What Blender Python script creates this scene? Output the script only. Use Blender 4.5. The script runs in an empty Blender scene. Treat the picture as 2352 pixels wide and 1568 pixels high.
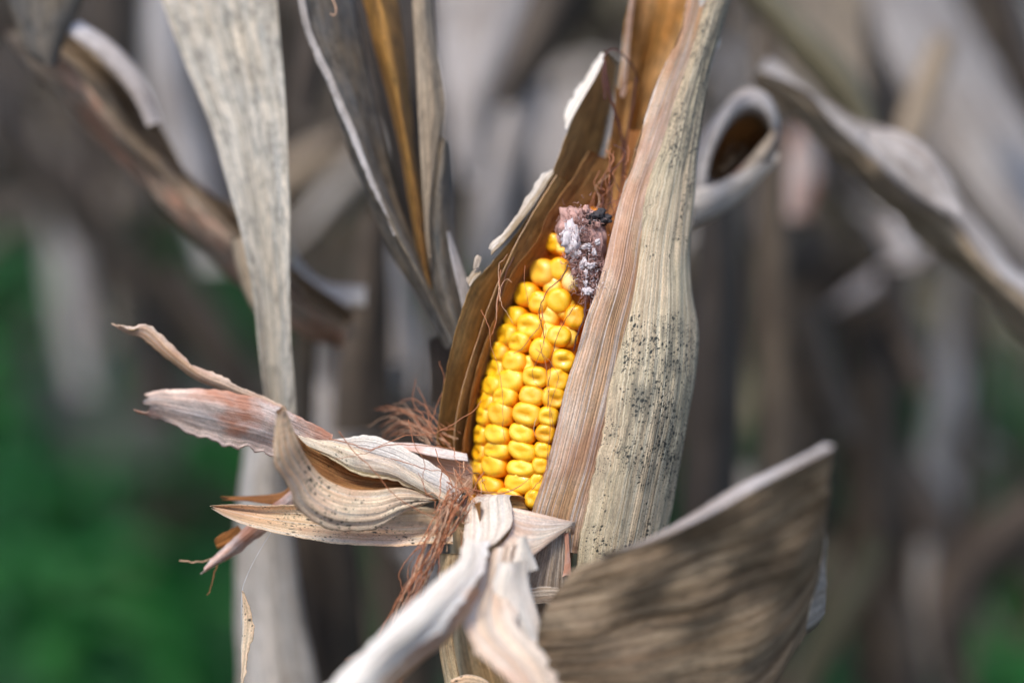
import bpy, math, random
from mathutils import Vector, Matrix, noise as mnoise

R = math.radians
random.seed(11)
scene = bpy.context.scene
COL = scene.collection

# ------------------------------------------------------------------ camera, sky, sun, exposure
CAM_LOC = Vector((0.0, 0.0, 1.05))
PITCH = R(11.0)
FOCUS = 0.44
cam_d = bpy.data.cameras.new("camera")
cam = bpy.data.objects.new("camera", cam_d)
COL.objects.link(cam)
cam.location = CAM_LOC
cam.rotation_euler = (R(90) - PITCH, 0, 0)
cam_d.lens = 50
cam_d.sensor_width = 36
cam_d.clip_start = 0.02
cam_d.clip_end = 500
cam_d.dof.use_dof = True
cam_d.dof.focus_distance = FOCUS
cam_d.dof.aperture_fstop = 1.9
scene.camera = cam

SUN_EL = R(62)
world = bpy.data.worlds.new("World")
scene.world = world
world.use_nodes = True
wn, wl = world.node_tree.nodes, world.node_tree.links
bg = wn["Background"]
sky = wn.new("ShaderNodeTexSky")
sky.sky_type = 'NISHITA'
sky.sun_disc = False
sky.sun_elevation = SUN_EL
sky.air_density = 1.0
sky.dust_density = 1.6
sky.ozone_density = 1.0
wl.new(sky.outputs[0], bg.inputs[0])
bg.inputs[1].default_value = 0.14

sun_d = bpy.data.lights.new("sun", 'SUN')
sun = bpy.data.objects.new("sun", sun_d)
COL.objects.link(sun)
sun_d.energy = 1.7
sun_d.angle = R(14)
sun_d.color = (1.0, 0.94, 0.84)
# sun stands behind the camera to the left, high
az = R(-150)            # compass bearing of the sun seen from the scene, 0 = +Y, negative = left
sdir = Vector((math.sin(az) * math.cos(SUN_EL), math.cos(az) * math.cos(SUN_EL), math.sin(SUN_EL)))
sun.rotation_euler = sdir.to_track_quat('Z', 'Y').to_euler()
sky.sun_rotation = az % (2 * math.pi)

vs = scene.view_settings
vs.view_transform = 'Standard'
vs.look = 'None'
vs.gamma = 1
vs.use_curve_mapping = False
vs.exposure = 1.2
scene.render.engine = 'CYCLES'
scene.cycles.use_denoising = True
scene.cycles.max_bounces = 8
scene.cycles.transparent_max_bounces = 4

# ------------------------------------------------------------------ helpers
CR = cam.rotation_euler.to_matrix()
CX, CY, CZ = CR @ Vector((1, 0, 0)), CR @ Vector((0, 1, 0)), CR @ Vector((0, 0, -1))
W0, H0 = 2352.0, 1568.0


def P(x, y, d):
    """a point seen at (x, y) on the photograph, d millimetres behind (+) or before (-) the ear's front"""
    D = FOCUS + d / 1000.0
    k = 0.72 / W0 * D
    return CAM_LOC + CX * ((x - W0 / 2) * k) + CY * ((H0 / 2 - y) * k) + CZ * D


def proj(p):
    v = p - CAM_LOC
    D = v.dot(CZ)
    k = 0.72 / W0 * D
    return v.dot(CX) / k + W0 / 2, H0 / 2 - v.dot(CY) / k


def thing(name, label, cat, loc, group=None):
    o = bpy.data.objects.new(name, None)
    COL.objects.link(o)
    o.empty_display_size = 0.02
    o.location = loc
    o['label'] = label
    o['category'] = cat
    if group:
        o['group'] = group
    return o


def link_mesh(name, verts, faces, mats, parent=None, uvs=None, fm=None, label=None, smooth=True, kind=None):
    off = parent_loc(parent)
    me = bpy.data.meshes.new(name)
    me.from_pydata([v - off for v in verts], [], faces)
    for m in mats:
        me.materials.append(m)
    if uvs is not None:
        uvl = me.uv_layers.new(name="UVMap")
        li = 0
        flat = []
        for f in faces:
            for vi in f:
                flat.extend(uvs[vi])
        uvl.data.foreach_set("uv", flat)
    if fm is not None:
        me.polygons.foreach_set("material_index", fm)
    if smooth:
        me.polygons.foreach_set("use_smooth", [True] * len(me.polygons))
    me.update()
    o = bpy.data.objects.new(name, me)
    COL.objects.link(o)
    if parent is not None:
        o.parent = parent
    if label:
        o['label'] = label
    if kind:
        o['kind'] = kind
    return o


def parent_loc(p):
    v = Vector((0, 0, 0))
    while p is not None:
        v = v + Vector(p.location)
        p = p.parent
    return v


def cr(p0, p1, p2, p3, t):
    return 0.5 * ((2 * p1) + (p2 - p0) * t + (2 * p0 - 5 * p1 + 4 * p2 - p3) * t * t + (3 * p1 - p0 - 3 * p2 + p3) * t ** 3)


def spline(pts, n):
    """n+1 points along a Catmull-Rom curve, evenly spread by chord length"""
    m = len(pts)
    if m == 1:
        return [pts[0].copy() for _ in range(n + 1)]
    seg = [max((pts[i + 1] - pts[i]).length, 1e-9) for i in range(m - 1)]
    tot = sum(seg)
    out = []
    i, acc = 0, 0.0
    for k in range(n + 1):
        s = tot * k / n
        while i < m - 2 and s > acc + seg[i]:
            acc += seg[i]
            i += 1
        t = min(1.0, (s - acc) / seg[i])
        p1, p2 = pts[i], pts[i + 1]
        p0 = pts[i - 1] if i > 0 else p1 * 2 - p2
        p3 = pts[i + 2] if i + 2 < m else p2 * 2 - p1
        out.append(cr(p0, p1, p2, p3, t))
    return out


SEED = [0]


def leaf_pts(name, rows, mats, parent, nu=16, nv=60, thick=0.0003, wrinkle=0.0006, rag=(0.0, 0.0), end=(0.0, 0.0),
             bulge=0.0, label=None, toward=None, flute=0.0, stain_fn=None, ffreq=2200.0):
    """A two-sided dry blade through rows of world points (each row runs across the blade, rows run along it).
    rag: torn-edge depth (first, last side); end: torn-end depth (start, finish); bulge: arch across, metres."""
    SEED[0] += 1
    sd = SEED[0] * 7.31
    K = max(len(r) for r in rows)
    rows = [spline(r, K - 1) if len(r) != K else r for r in rows]
    # across first, then along
    fine = [spline(r, nu) for r in rows]
    cols = []
    # use one chord parametrisation for all columns (the middle one), so fibres stay straight
    mid = [r[nu // 2] for r in fine]
    m = len(rows)
    seg = [max((mid[i + 1] - mid[i]).length, 1e-6) for i in range(m - 1)]
    tot = sum(seg)
    grid = []
    i, acc = 0, 0.0
    for k in range(nv + 1):
        s = tot * k / nv
        while i < m - 2 and s > acc + seg[i]:
            acc += seg[i]
            i += 1
        t = min(1.0, (s - acc) / seg[i])
        row = []
        for j in range(nu + 1):
            p1, p2 = fine[i][j], fine[i + 1][j]
            p0 = fine[i - 1][j] if i > 0 else p1 * 2 - p2
            p3 = fine[i + 2][j] if i + 2 < m else p2 * 2 - p1
            row.append(cr(p0, p1, p2, p3, t))
        grid.append(row)
    width = sum((r[0] - r[-1]).length for r in grid) / len(grid)
    arcw = max(width, sum(sum((r[j + 1] - r[j]).length for j in range(nu)) for r in grid) / len(grid))
    # normals
    def normals():
        N = []
        for k in range(nv + 1):
            row = []
            for j in range(nu + 1):
                a = grid[min(k + 1, nv)][j] - grid[max(k - 1, 0)][j]
                b = grid[k][min(j + 1, nu)] - grid[k][max(j - 1, 0)]
                n = b.cross(a)
                if n.length < 1e-12:
                    n = -CZ.copy()
                row.append(n.normalized())
            N.append(row)
        return N
    N = normals()
    avg = Vector((0, 0, 0))
    view = Vector((0, 0, 0))
    sgn = 0.0
    for k in range(0, nv + 1, 4):
        for j in range(0, nu + 1, 2):
            sgn += N[k][j].dot((CAM_LOC - grid[k][j]).normalized() if toward is None else toward)
    sgn = 1.0 if sgn >= 0 else -1.0
    ulen = arcw * 100.0
    # torn ends, torn edges, waviness
    new = []
    for k in range(nv + 1):
        row = []
        v = k / nv
        for j in range(nu + 1):
            u = j / nu
            p = grid[k][j].copy()
            n = N[k][j] * sgn
            along = (grid[min(k + 1, nv)][j] - grid[max(k - 1, 0)][j])
            along = along.normalized() if along.length > 1e-9 else Vector((0, 0, 0))
            across = (grid[k][min(j + 1, nu)] - grid[k][max(j - 1, 0)])
            across = across.normalized() if across.length > 1e-9 else Vector((0, 0, 0))
            L = tot * v
            if bulge:
                p += n * bulge * 4 * u * (1 - u)
            if wrinkle:
                p += n * wrinkle * (mnoise.noise(Vector((u * arcw * 90 + sd, L * 28, sd))) + 0.45 * mnoise.noise(Vector((u * arcw * 300 + sd, L * 60, sd * 2))))
            if flute:
                p += n * flute * math.sin(u * arcw * ffreq + 2.0 * mnoise.noise(Vector((sd, L * 9, u * 3))))
            for side, amt in ((0, rag[0]), (1, rag[1])):
                if amt:
                    e = u if side == 0 else 1 - u
                    w = max(0.0, 1 - e * 4.0)
                    if w > 0:
                        q = mnoise.noise(Vector((L * 120 + sd, side * 9.1, sd))) + 0.7 * mnoise.noise(Vector((L * 420 + sd, side * 5.7, sd)))
                        q += 0.6 * (math.floor((mnoise.noise(Vector((L * 90, sd, side))) + 1) * 3) / 3 - 1)
                        p += across * (1 if side == 0 else -1) * amt * (0.3 + q) * w
            for fin, amt in ((0, end[0]), (1, end[1])):
                if amt:
                    e = v if fin == 0 else 1 - v
                    w = max(0.0, 1 - e * 5.0)
                    if w > 0:
                        q = mnoise.noise(Vector((u * arcw * 500 + sd, fin * 3.3, sd))) + 0.8 * mnoise.noise(Vector((u * arcw * 160 + sd, fin * 3.3 + 5, sd)))
                        p += along * (1 if fin == 0 else -1) * amt * (0.5 + q) * w
            row.append(p)
        new.append(row)
    grid = new
    N = normals()
    verts, uvs, faces, fm = [], [], [], []
    uo = random.random() * 40
    vo = random.random() * 40
    for side in (0, 1):
        for k in range(nv + 1):
            for j in range(nu + 1):
                n = N[k][j] * sgn
                e = min(j, nu - j)
                th = thick * ((0.25 if len(mats) < 3 else 0.8) if e == 0 else 1.0)
                verts.append(grid[k][j] + n * (th * (0.5 if side == 0 else -0.5)))
                uvs.append((uo + ulen * j / nu, vo + tot * 100 * k / nv))
    W = nu + 1
    B = W * (nv + 1)
    flip = sgn > 0
    for k in range(nv):
        for j in range(nu):
            a, b, c, d = k * W + j, k * W + j + 1, (k + 1) * W + j + 1, (k + 1) * W + j
            f = (a, b, c, d)
            faces.append(f if flip else f[::-1])
            fm.append(0)
            g = (B + a, B + d, B + c, B + b)
            faces.append(g if flip else g[::-1])
            fm.append(1 if len(mats) > 1 else 0)
    for k in range(nv):
        for j, s in ((0, 1), (nu, -1)):
            a, d = k * W + j, (k + 1) * W + j
            f = (a, d, B + d, B + a) if s > 0 else (a, B + a, B + d, d)
            faces.append(f if flip else f[::-1])
            fm.append(2 if len(mats) > 2 else 0)
    for j in range(nu):
        for k, s in ((0, -1), (nv, 1)):
            a, b = k * W + j, k * W + j + 1
            f = (a, b, B + b, B + a) if s > 0 else (a, B + a, B + b, b)
            faces.append(f[::-1] if flip else f)
            fm.append(0)
    o = link_mesh(name, verts, faces, mats, parent, uvs, fm, label)
    if stain_fn is not None:
        at = o.data.attributes.new("stain", 'FLOAT', 'POINT')
        vals = [stain_fn(j / nu, k / nv) for k in range(nv + 1) for j in range(nu + 1)]
        at.data.foreach_set("value", vals + vals)
    return o


def leaf(name, rows, mats, parent, **kw):
    return leaf_pts(name, [[P(*q) for q in r] for r in rows], mats, parent, **kw)


def edges(a, b, dl, dr, mid=None):
    """rows from two edge polylines in photograph pixels; dl/dr: depth per station (or one number)"""
    n = len(a)
    L = dl if isinstance(dl, (list, tuple)) else [dl] * n
    Rr = dr if isinstance(dr, (list, tuple)) else [dr] * n
    rows = []
    for i in range(n):
        r = [(a[i][0], a[i][1], L[i])]
        if mid:
            for (t, dd) in mid:
                r.append((a[i][0] * (1 - t) + b[i][0] * t, a[i][1] * (1 - t) + b[i][1] * t, L[i] * (1 - t) + Rr[i] * t + dd))
        r.append((b[i][0], b[i][1], Rr[i]))
        rows.append(r)
    return rows


def tube(verts, faces, pts, r0, r1=None, sides=5, n=None):
    n = n or max(6, len(pts) * 5)
    cv = spline(pts, n)
    r1 = r0 if r1 is None else r1
    base = len(verts)
    up = Vector((0.31, 0.74, 0.59)).normalized()
    for k, p in enumerate(cv):
        t = (cv[min(k + 1, n)] - cv[max(k - 1, 0)])
        t = t.normalized() if t.length > 1e-9 else Vector((0, 0, 1))
        a = t.cross(up)
        a = a.normalized() if a.length > 1e-6 else Vector((1, 0, 0))
        b = t.cross(a)
        r = r0 + (r1 - r0) * k / n
        for s in range(sides):
            th = 2 * math.pi * s / sides
            verts.append(p + a * math.cos(th) * r + b * math.sin(th) * r)
    for k in range(n):
        for s in range(sides):
            a0, a1 = base + k * sides + s, base + k * sides + (s + 1) % sides
            faces.append((a0, a1, a1 + sides, a0 + sides))
    faces.append(tuple(base + s for s in range(sides))[::-1])
    faces.append(tuple(base + n * sides + s for s in range(sides)))


# ------------------------------------------------------------------ materials
def new_mat(name):
    m = bpy.data.materials.new(name)
    m.use_nodes = True
    nt = m.node_tree
    return m, nt, nt.nodes, nt.links


def ramp(nodes, stops):
    r = nodes.new("ShaderNodeValToRGB")
    e = r.color_ramp.elements
    while len(e) < len(stops):
        e.new(0.5)
    for el, (p, c) in zip(e, stops):
        el.position = p
        el.color = (c[0], c[1], c[2], 1) if not isinstance(c, (int, float)) else (c, c, c, 1)
    return r


def noise_node(nodes, links, vec, sx, sy, detail=3, rough=0.55, off=0.0, dist=0.0):
    mp = nodes.new("ShaderNodeMapping")
    mp.inputs["Scale"].default_value = (sx, sy, 1)
    mp.inputs["Location"].default_value = (off, off * 0.7, off * 0.3)
    links.new(vec, mp.inputs[0])
    n = nodes.new("ShaderNodeTexNoise")
    n.inputs["Scale"].default_value = 1.0
    n.inputs["Detail"].default_value = detail
    n.inputs["Roughness"].default_value = rough
    n.inputs["Distortion"].default_value = dist
    links.new(mp.outputs[0], n.inputs["Vector"])
    return n.outputs[0]


def mixc(nodes, links, fac, a, b, mode='MIX'):
    m = nodes.new("ShaderNodeMix")
    m.data_type = 'RGBA'
    m.blend_type = mode
    for sock, v in ((m.inputs[0], fac), (m.inputs[6], a), (m.inputs[7], b)):
        if hasattr(v, "is_linked"):
            links.new(v, sock)
        elif isinstance(v, (int, float)):
            sock.default_value = v
        else:
            sock.default_value = (v[0], v[1], v[2], 1)
    return m.outputs[2]


def math_node(nodes, links, op, a, b=0.0, clamp=True):
    m = nodes.new("ShaderNodeMath")
    m.operation = op
    m.use_clamp = clamp
    for s, v in zip(m.inputs, (a, b)):
        if hasattr(v, "is_linked"):
            links.new(v, s)
        else:
            s.default_value = v
    return m.outputs[0]


def dry(name, ca, cb, cs=(0.05, 0.04, 0.03), stain=0.25, speck=0.0, speck_col=(0.02, 0.022, 0.02), vein=9.0, transl=0.3,
        rough=0.6, bump=0.85, pink=0.0, vein_amt=0.48, soft=False, vary=0.0, mot=0.5, line=None, attr=False, spk=1.0, s0=0.52):
    """dry husk or blade: fibres along V, blotches, grey stains, mould specks (UV in centimetres)"""
    m, nt, nodes, links = new_mat(name)
    bs = nodes["Principled BSDF"]
    out = nodes["Material Output"]
    uv = nodes.new("ShaderNodeTexCoord").outputs["UV"]
    off = (sum(ord(c) for c in name) % 97) * 1.3
    blot = noise_node(nodes, links, uv, 0.9, 0.22, 5, 0.65, off)
    fb = ramp(nodes, [(0.40, 0.0), (0.60, 1.0)])
    links.new(blot, fb.inputs[0])
    col = mixc(nodes, links, fb.outputs[0], ca, cb)
    att = None
    if attr:
        an = nodes.new("ShaderNodeAttribute")
        an.attribute_name = "stain"
        att = an.outputs["Fac"]
    # fibres
    fine = noise_node(nodes, links, uv, vein, 0.14, 3, 0.6, off + 3)
    fr = ramp(nodes, [(0.40, 0.0), (0.60, 1.0)])
    links.new(fine, fr.inputs[0])
    dark = mixc(nodes, links, 1.0, col, (0.50, 0.42, 0.34), 'MULTIPLY')
    col = mixc(nodes, links, math_node(nodes, links, 'MULTIPLY', fr.outputs[0], vein_amt), col, dark)
    if not soft:
        broad = noise_node(nodes, links, uv, vein * 0.38, 0.10, 4, 0.65, off + 13)
        br = ramp(nodes, [(0.46, 0.0), (0.58, 1.0)])
        links.new(broad, br.inputs[0])
        lite = mixc(nodes, links, 1.0, col, (1.42, 1.38, 1.34), 'MULTIPLY')
        col = mixc(nodes, links, math_node(nodes, links, 'MULTIPLY', br.outputs[0], 0.6), col, lite)
        if line is not None:
            ln = noise_node(nodes, links, uv, vein * 0.8, 0.05, 1, 0.5, off + 23)
            lr = ramp(nodes, [(0.57, 0.0), (0.63, 1.0)])
            links.new(ln, lr.inputs[0])
            col = mixc(nodes, links, math_node(nodes, links, 'MULTIPLY', lr.outputs[0], 0.75), col, line)
    # mottling and grain
    mo = noise_node(nodes, links, uv, 4.6, 1.5, 6, 0.75, off + 41, 0.15)
    mr_ = ramp(nodes, [(0.33, 1 - 0.75 * mot), (0.5, 1.0), (0.68, 1 + 0.4 * mot)])
    links.new(mo, mr_.inputs[0])
    col = mixc(nodes, links, 1.0, col, mr_.outputs[0], 'MULTIPLY')
    gr = noise_node(nodes, links, uv, 34, 13, 3, 0.75, off + 1)
    gr2 = ramp(nodes, [(0.3, 0.66), (0.7, 1.26)])
    links.new(gr, gr2.inputs[0])
    col = mixc(nodes, links, 0.8, col, gr2.outputs[0], 'MULTIPLY')
    if pink > 0:
        pk = noise_node(nodes, links, uv, 0.8, 0.35, 4, 0.65, off + 31)
        pr = ramp(nodes, [(0.46, 0.0), (0.60, 1.0)])
        links.new(pk, pr.inputs[0])
        col = mixc(nodes, links, math_node(nodes, links, 'MULTIPLY', pr.outputs[0], pink), col, (0.58, 0.27, 0.17))
    if stain > 0:
        st = noise_node(nodes, links, uv, 6.0, 0.8, 7, 0.75, off + 7)
        if att is not None:
            st = math_node(nodes, links, 'ADD', st, math_node(nodes, links, 'MULTIPLY', att, 0.27))
        sr = ramp(nodes, [(s0, 0.0), (s0 + 0.16, 1.0)])
        links.new(st, sr.inputs[0])
        col = mixc(nodes, links, math_node(nodes, links, 'MULTIPLY', sr.outputs[0], stain), col, cs)
    if speck > 0:
        mask = noise_node(nodes, links, uv, 1.1, 0.6, 4, 0.6, off + 17)
        if att is None:
            mask = math_node(nodes, links, 'ADD', mask, 0.13)
        if att is not None:
            mask = math_node(nodes, links, 'ADD', mask, math_node(nodes, links, 'MULTIPLY', att, 0.28))
        mr = ramp(nodes, [(0.40, 0.0), (0.70, 1.0)])
        links.new(mask, mr.inputs[0])
        for sc, amt, base in ((17 * spk, 0.85, 0.05), (8 * spk, 0.95, 0.0), (4.2 * spk, 0.8, -0.16)):
            mp = nodes.new("ShaderNodeMapping")
            mp.inputs["Scale"].default_value = (sc, sc * 0.72, 1)
            mp.inputs["Location"].default_value = (off + sc, off, 0)
            wob = nodes.new("ShaderNodeTexNoise")
            wob.inputs["Scale"].default_value = 30
            links.new(uv, wob.inputs["Vector"])
            wv_ = nodes.new("ShaderNodeVectorMath")
            wv_.operation = 'MULTIPLY_ADD'
            wv_.inputs[1].default_value = (0.05, 0.05, 0)
            links.new(wob.outputs[1], wv_.inputs[0])
            links.new(uv, wv_.inputs[2])
            links.new(wv_.outputs[0], mp.inputs[0])
            vo_ = nodes.new("ShaderNodeTexVoronoi")
            vo_.voronoi_dimensions = '2D'
            vo_.inputs["Scale"].default_value = 1.0
            links.new(mp.outputs[0], vo_.inputs["Vector"])
            sp_ = nodes.new("ShaderNodeSeparateColor")
            links.new(vo_.outputs["Color"], sp_.inputs[0])
            # radius of this cell's spot
            rad = math_node(nodes, links, 'SUBTRACT', math_node(nodes, links, 'ADD', math_node(nodes, links, 'MULTIPLY', mr.outputs[0], 0.55 * speck), sp_.outputs[0], False), 1.02 - base)
            df = math_node(nodes, links, 'SUBTRACT', math_node(nodes, links, 'MULTIPLY', rad, 1.25), vo_.outputs["Distance"])
            sf = ramp(nodes, [(0.0, 0.0), (0.28, 1.0)])
            links.new(df, sf.inputs[0])
            col = mixc(nodes, links, math_node(nodes, links, 'MULTIPLY', sf.outputs[0], amt), col, speck_col)
    if vary > 0:
        oi = nodes.new("ShaderNodeObjectInfo")
        vr = ramp(nodes, [(0.0, (1 - vary, 1 - vary * 1.1, 1 - vary * 1.25)), (0.5, (1, 1, 1)), (1.0, (1 + vary * .5, 1 + vary * .5, 1 + vary * .7))])
        links.new(oi.outputs["Random"], vr.inputs[0])
        col = mixc(nodes, links, 1.0, col, vr.outputs[0], 'MULTIPLY')
    links.new(col, bs.inputs["Base Color"])
    bs.inputs["Roughness"].default_value = rough
    bs.inputs["Specular IOR Level"].default_value = 0.4
    bp = nodes.new("ShaderNodeBump")
    bp.inputs["Strength"].default_value = bump
    bp.inputs["Distance"].default_value = 0.0009
    ridge = noise_node(nodes, links, uv, vein * 1.4, 0.1, 1, 0.4, off + 3)
    hs = mixc(nodes, links, 0.35, ridge, gr)
    links.new(hs, bp.inputs["Height"])
    links.new(bp.outputs[0], bs.inputs["Normal"])
    if transl > 0:
        tr = nodes.new("ShaderNodeBsdfTranslucent")
        warm = mixc(nodes, links, 1.0, col, (1.15, 0.92, 0.66), 'MULTIPLY')
        links.new(warm, tr.inputs[0])
        links.new(bp.outputs[0], tr.inputs["Normal"])
        mx = nodes.new("ShaderNodeMixShader")
        mx.inputs[0].default_value = transl
        links.new(bs.outputs[0], mx.inputs[1])
        links.new(tr.outputs[0], mx.inputs[2])
        links.new(mx.outputs[0], out.inputs["Surface"])
    return m


def plain(name, c, rough=0.7, spec=0.3, sss=0.0):
    m, nt, nodes, links = new_mat(name)
    bs = nodes["Principled BSDF"]
    tc = nodes.new("ShaderNodeTexCoord").outputs["Object"]
    n = noise_node(nodes, links, tc, 900, 900, 3, 0.6)
    r = ramp(nodes, [(0.3, tuple(x * 0.7 for x in c)), (0.7, tuple(min(1, x * 1.25) for x in c))])
    links.new(n, r.inputs[0])
    links.new(r.outputs[0], bs.inputs["Base Color"])
    bs.inputs["Roughness"].default_value = rough
    bs.inputs["Specular IOR Level"].default_value = spec
    return m


M = {}
M['husk_grey'] = dry("husk grey speckled", (0.55, 0.475, 0.33), (0.62, 0.50, 0.345), stain=0.7, cs=(0.10, 0.098, 0.08), speck=1.0, spk=1.3, vein=19.2, transl=0.2, rough=0.55, attr=True, line=(0.68, 0.60, 0.44), mot=0.35, vein_amt=0.45, s0=0.60)
M['husk_inner'] = dry("husk inner tan", (0.78, 0.60, 0.46), (0.66, 0.405, 0.22), stain=0.3, cs=(0.36, 0.17, 0.08), vein=20.8, transl=0.28, pink=0.4, line=(0.76, 0.68, 0.61), mot=.35)
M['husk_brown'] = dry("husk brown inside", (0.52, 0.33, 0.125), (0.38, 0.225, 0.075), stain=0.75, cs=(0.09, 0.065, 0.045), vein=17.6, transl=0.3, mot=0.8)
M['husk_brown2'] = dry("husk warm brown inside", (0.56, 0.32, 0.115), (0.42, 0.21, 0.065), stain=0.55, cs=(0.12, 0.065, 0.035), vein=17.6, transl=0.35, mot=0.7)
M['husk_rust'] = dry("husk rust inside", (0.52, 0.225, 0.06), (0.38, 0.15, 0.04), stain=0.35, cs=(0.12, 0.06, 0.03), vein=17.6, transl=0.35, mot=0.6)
M['husk_white'] = dry("husk white", (0.80, 0.785, 0.755), (0.78, 0.735, 0.66), stain=0.0, vein=17.6, transl=0.25, vein_amt=0.14, pink=0.1, mot=0.15)
M['husk_rim'] = dry("husk rim pale", (0.68, 0.63, 0.57), (0.56, 0.46, 0.36), stain=0.9, cs=(0.30, 0.20, 0.10), vein=14.4, transl=0.25, mot=0.5, attr=True, s0=.56)
M['husk_flap'] = dry("husk flap pale", (0.78, 0.71, 0.62), (0.75, 0.61, 0.48), stain=0.1, cs=(0.45, 0.28, 0.16), vein=16, transl=0.28, vein_amt=0.4, pink=0.3, line=(0.74, 0.70, 0.64), mot=0.2)
M['husk_cream'] = dry("husk cream striped", (0.76, 0.67, 0.50), (0.79, 0.74, 0.64), stain=0.15, cs=(0.40, 0.24, 0.13), speck=0.5, vein=9.6, transl=0.28, vein_amt=0.5, pink=0.2, line=(0.66, 0.50, 0.22), mot=0.3, spk=.8)
M['husk_speck'] = dry("husk pale speckled", (0.77, 0.65, 0.48), (0.74, 0.52, 0.33), stain=0.2, cs=(0.40, 0.22, 0.12), speck=0.75, vein=14.4, transl=0.28, pink=0.3, line=(0.74, 0.68, 0.58), mot=0.3, spk=.75)
M['husk_curl'] = dry("husk curl brown", (0.48, 0.27, 0.10), (0.40, 0.19, 0.07), stain=0.4, cs=(0.12, 0.06, 0.03), speck=0.4, vein=14.4, transl=0.4)
M['husk_pink'] = dry("husk pink", (0.80, 0.71, 0.67), (0.78, 0.60, 0.51), stain=0.06, cs=(0.5, 0.42, 0.42), vein=11.2, transl=0.25, pink=0.95, vein_amt=0.4, line=(0.76, 0.70, 0.68))
M['husk_amber'] = dry("husk amber inside", (0.58, 0.30, 0.075), (0.68, 0.44, 0.20), stain=0.6, cs=(0.16, 0.08, 0.03), vein=6.4, transl=0.45, mot=0.8)
M['husk_mottle'] = dry("husk mottled torn", (0.62, 0.55, 0.47), (0.52, 0.42, 0.33), stain=0.85, cs=(0.13, 0.095, 0.075), speck=0.4, vein=16, transl=0.22, vein_amt=0.9)
M['leaf_pale'] = dry("blade pale grey", (0.60, 0.545, 0.45), (0.53, 0.505, 0.45), stain=0.8, cs=(0.22, 0.23, 0.225), vein=7.2, transl=0.28, speck=0.2, speck_col=(0.13, 0.14, 0.14), mot=0.8)
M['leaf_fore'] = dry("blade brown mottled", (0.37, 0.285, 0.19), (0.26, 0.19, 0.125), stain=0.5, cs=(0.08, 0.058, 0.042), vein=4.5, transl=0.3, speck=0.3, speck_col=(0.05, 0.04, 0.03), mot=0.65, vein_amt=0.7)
M['leaf_back'] = dry("blade underside pale", (0.56, 0.53, 0.50), (0.46, 0.41, 0.36), stain=0.25, vein=6, transl=0.28)
M['leaf_slate'] = dry("blade slate dark", (0.19, 0.15, 0.105), (0.13, 0.12, 0.11), stain=0.85, cs=(0.045, 0.062, 0.07), vein=9.6, transl=0.2, mot=0.9)
M['leaf_amber'] = dry("blade amber", (0.52, 0.29, 0.075), (0.34, 0.17, 0.05), stain=0.65, cs=(0.10, 0.055, 0.025), vein=4, transl=0.4, mot=0.8)
M['leaf_tan'] = dry("blade tan", (0.48, 0.375, 0.26), (0.40, 0.32, 0.235), stain=0.55, cs=(0.16, 0.14, 0.12), vein=11.2, transl=0.28, mot=0.6)
M['leaf_dark'] = dry("blade dark brown", (0.04, 0.029, 0.022), (0.025, 0.018, 0.014), stain=0.3, cs=(0.012, 0.01, 0.008), vein=5, transl=0.05)
M['leaf_lilac'] = dry("blade bleached", (0.64, 0.60, 0.585), (0.44, 0.385, 0.35), stain=0.3, cs=(0.2, 0.17, 0.15), vein=2, transl=0.25, soft=True, vary=0.15)
M['leaf_greybrown'] = dry("blade grey brown", (0.125, 0.092, 0.065), (0.05, 0.036, 0.026), stain=0.4, cs=(0.025, 0.02, 0.016), vein=2, transl=0.25, soft=True, vary=0.35)
M['leaf_olive'] = dry("blade olive", (0.16, 0.135, 0.07), (0.22, 0.19, 0.12), stain=0.35, cs=(0.06, 0.05, 0.03), vein=3, transl=0.25, soft=True)
M['leaf_twist'] = dry("blade twisted brown", (0.27, 0.19, 0.135), (0.42, 0.35, 0.28), stain=0.7, cs=(0.085, 0.06, 0.05), vein=4, transl=0.22, pink=0.6, mot=0.8)
M['stalk'] = dry("stalk straw", (0.16, 0.12, 0.08), (0.09, 0.066, 0.045), stain=0.4, cs=(0.07, 0.055, 0.045), vein=4, transl=0.0, soft=True, vary=0.3)
M['shank'] = dry("shank straw", (0.62, 0.50, 0.32), (0.56, 0.38, 0.20), stain=0.3, cs=(0.2, 0.13, 0.08), vein=11.2, transl=0.2)
M['silk'] = plain("silk rust", (0.36, 0.135, 0.062), 0.45)
M['silk_dark'] = plain("silk dark", (0.095, 0.035, 0.028), 0.5)
M['silk_pale'] = plain("silk pale", (0.50, 0.30, 0.19), 0.5)
M['thread'] = plain("spider thread", (0.6, 0.6, 0.62), 0.4)
M['mould_white'] = plain("mould white", (0.56, 0.50, 0.51), 0.9, 0.1)
M['mould_purple'] = plain("mould pinkish brown", (0.50, 0.30, 0.26), 0.9, 0.1)
M['mould_black'] = plain("mould black", (0.05, 0.045, 0.048), 0.8, 0.2)
M['cob'] = plain("cob orange chaff", (0.66, 0.22, 0.008), 0.5)


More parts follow.
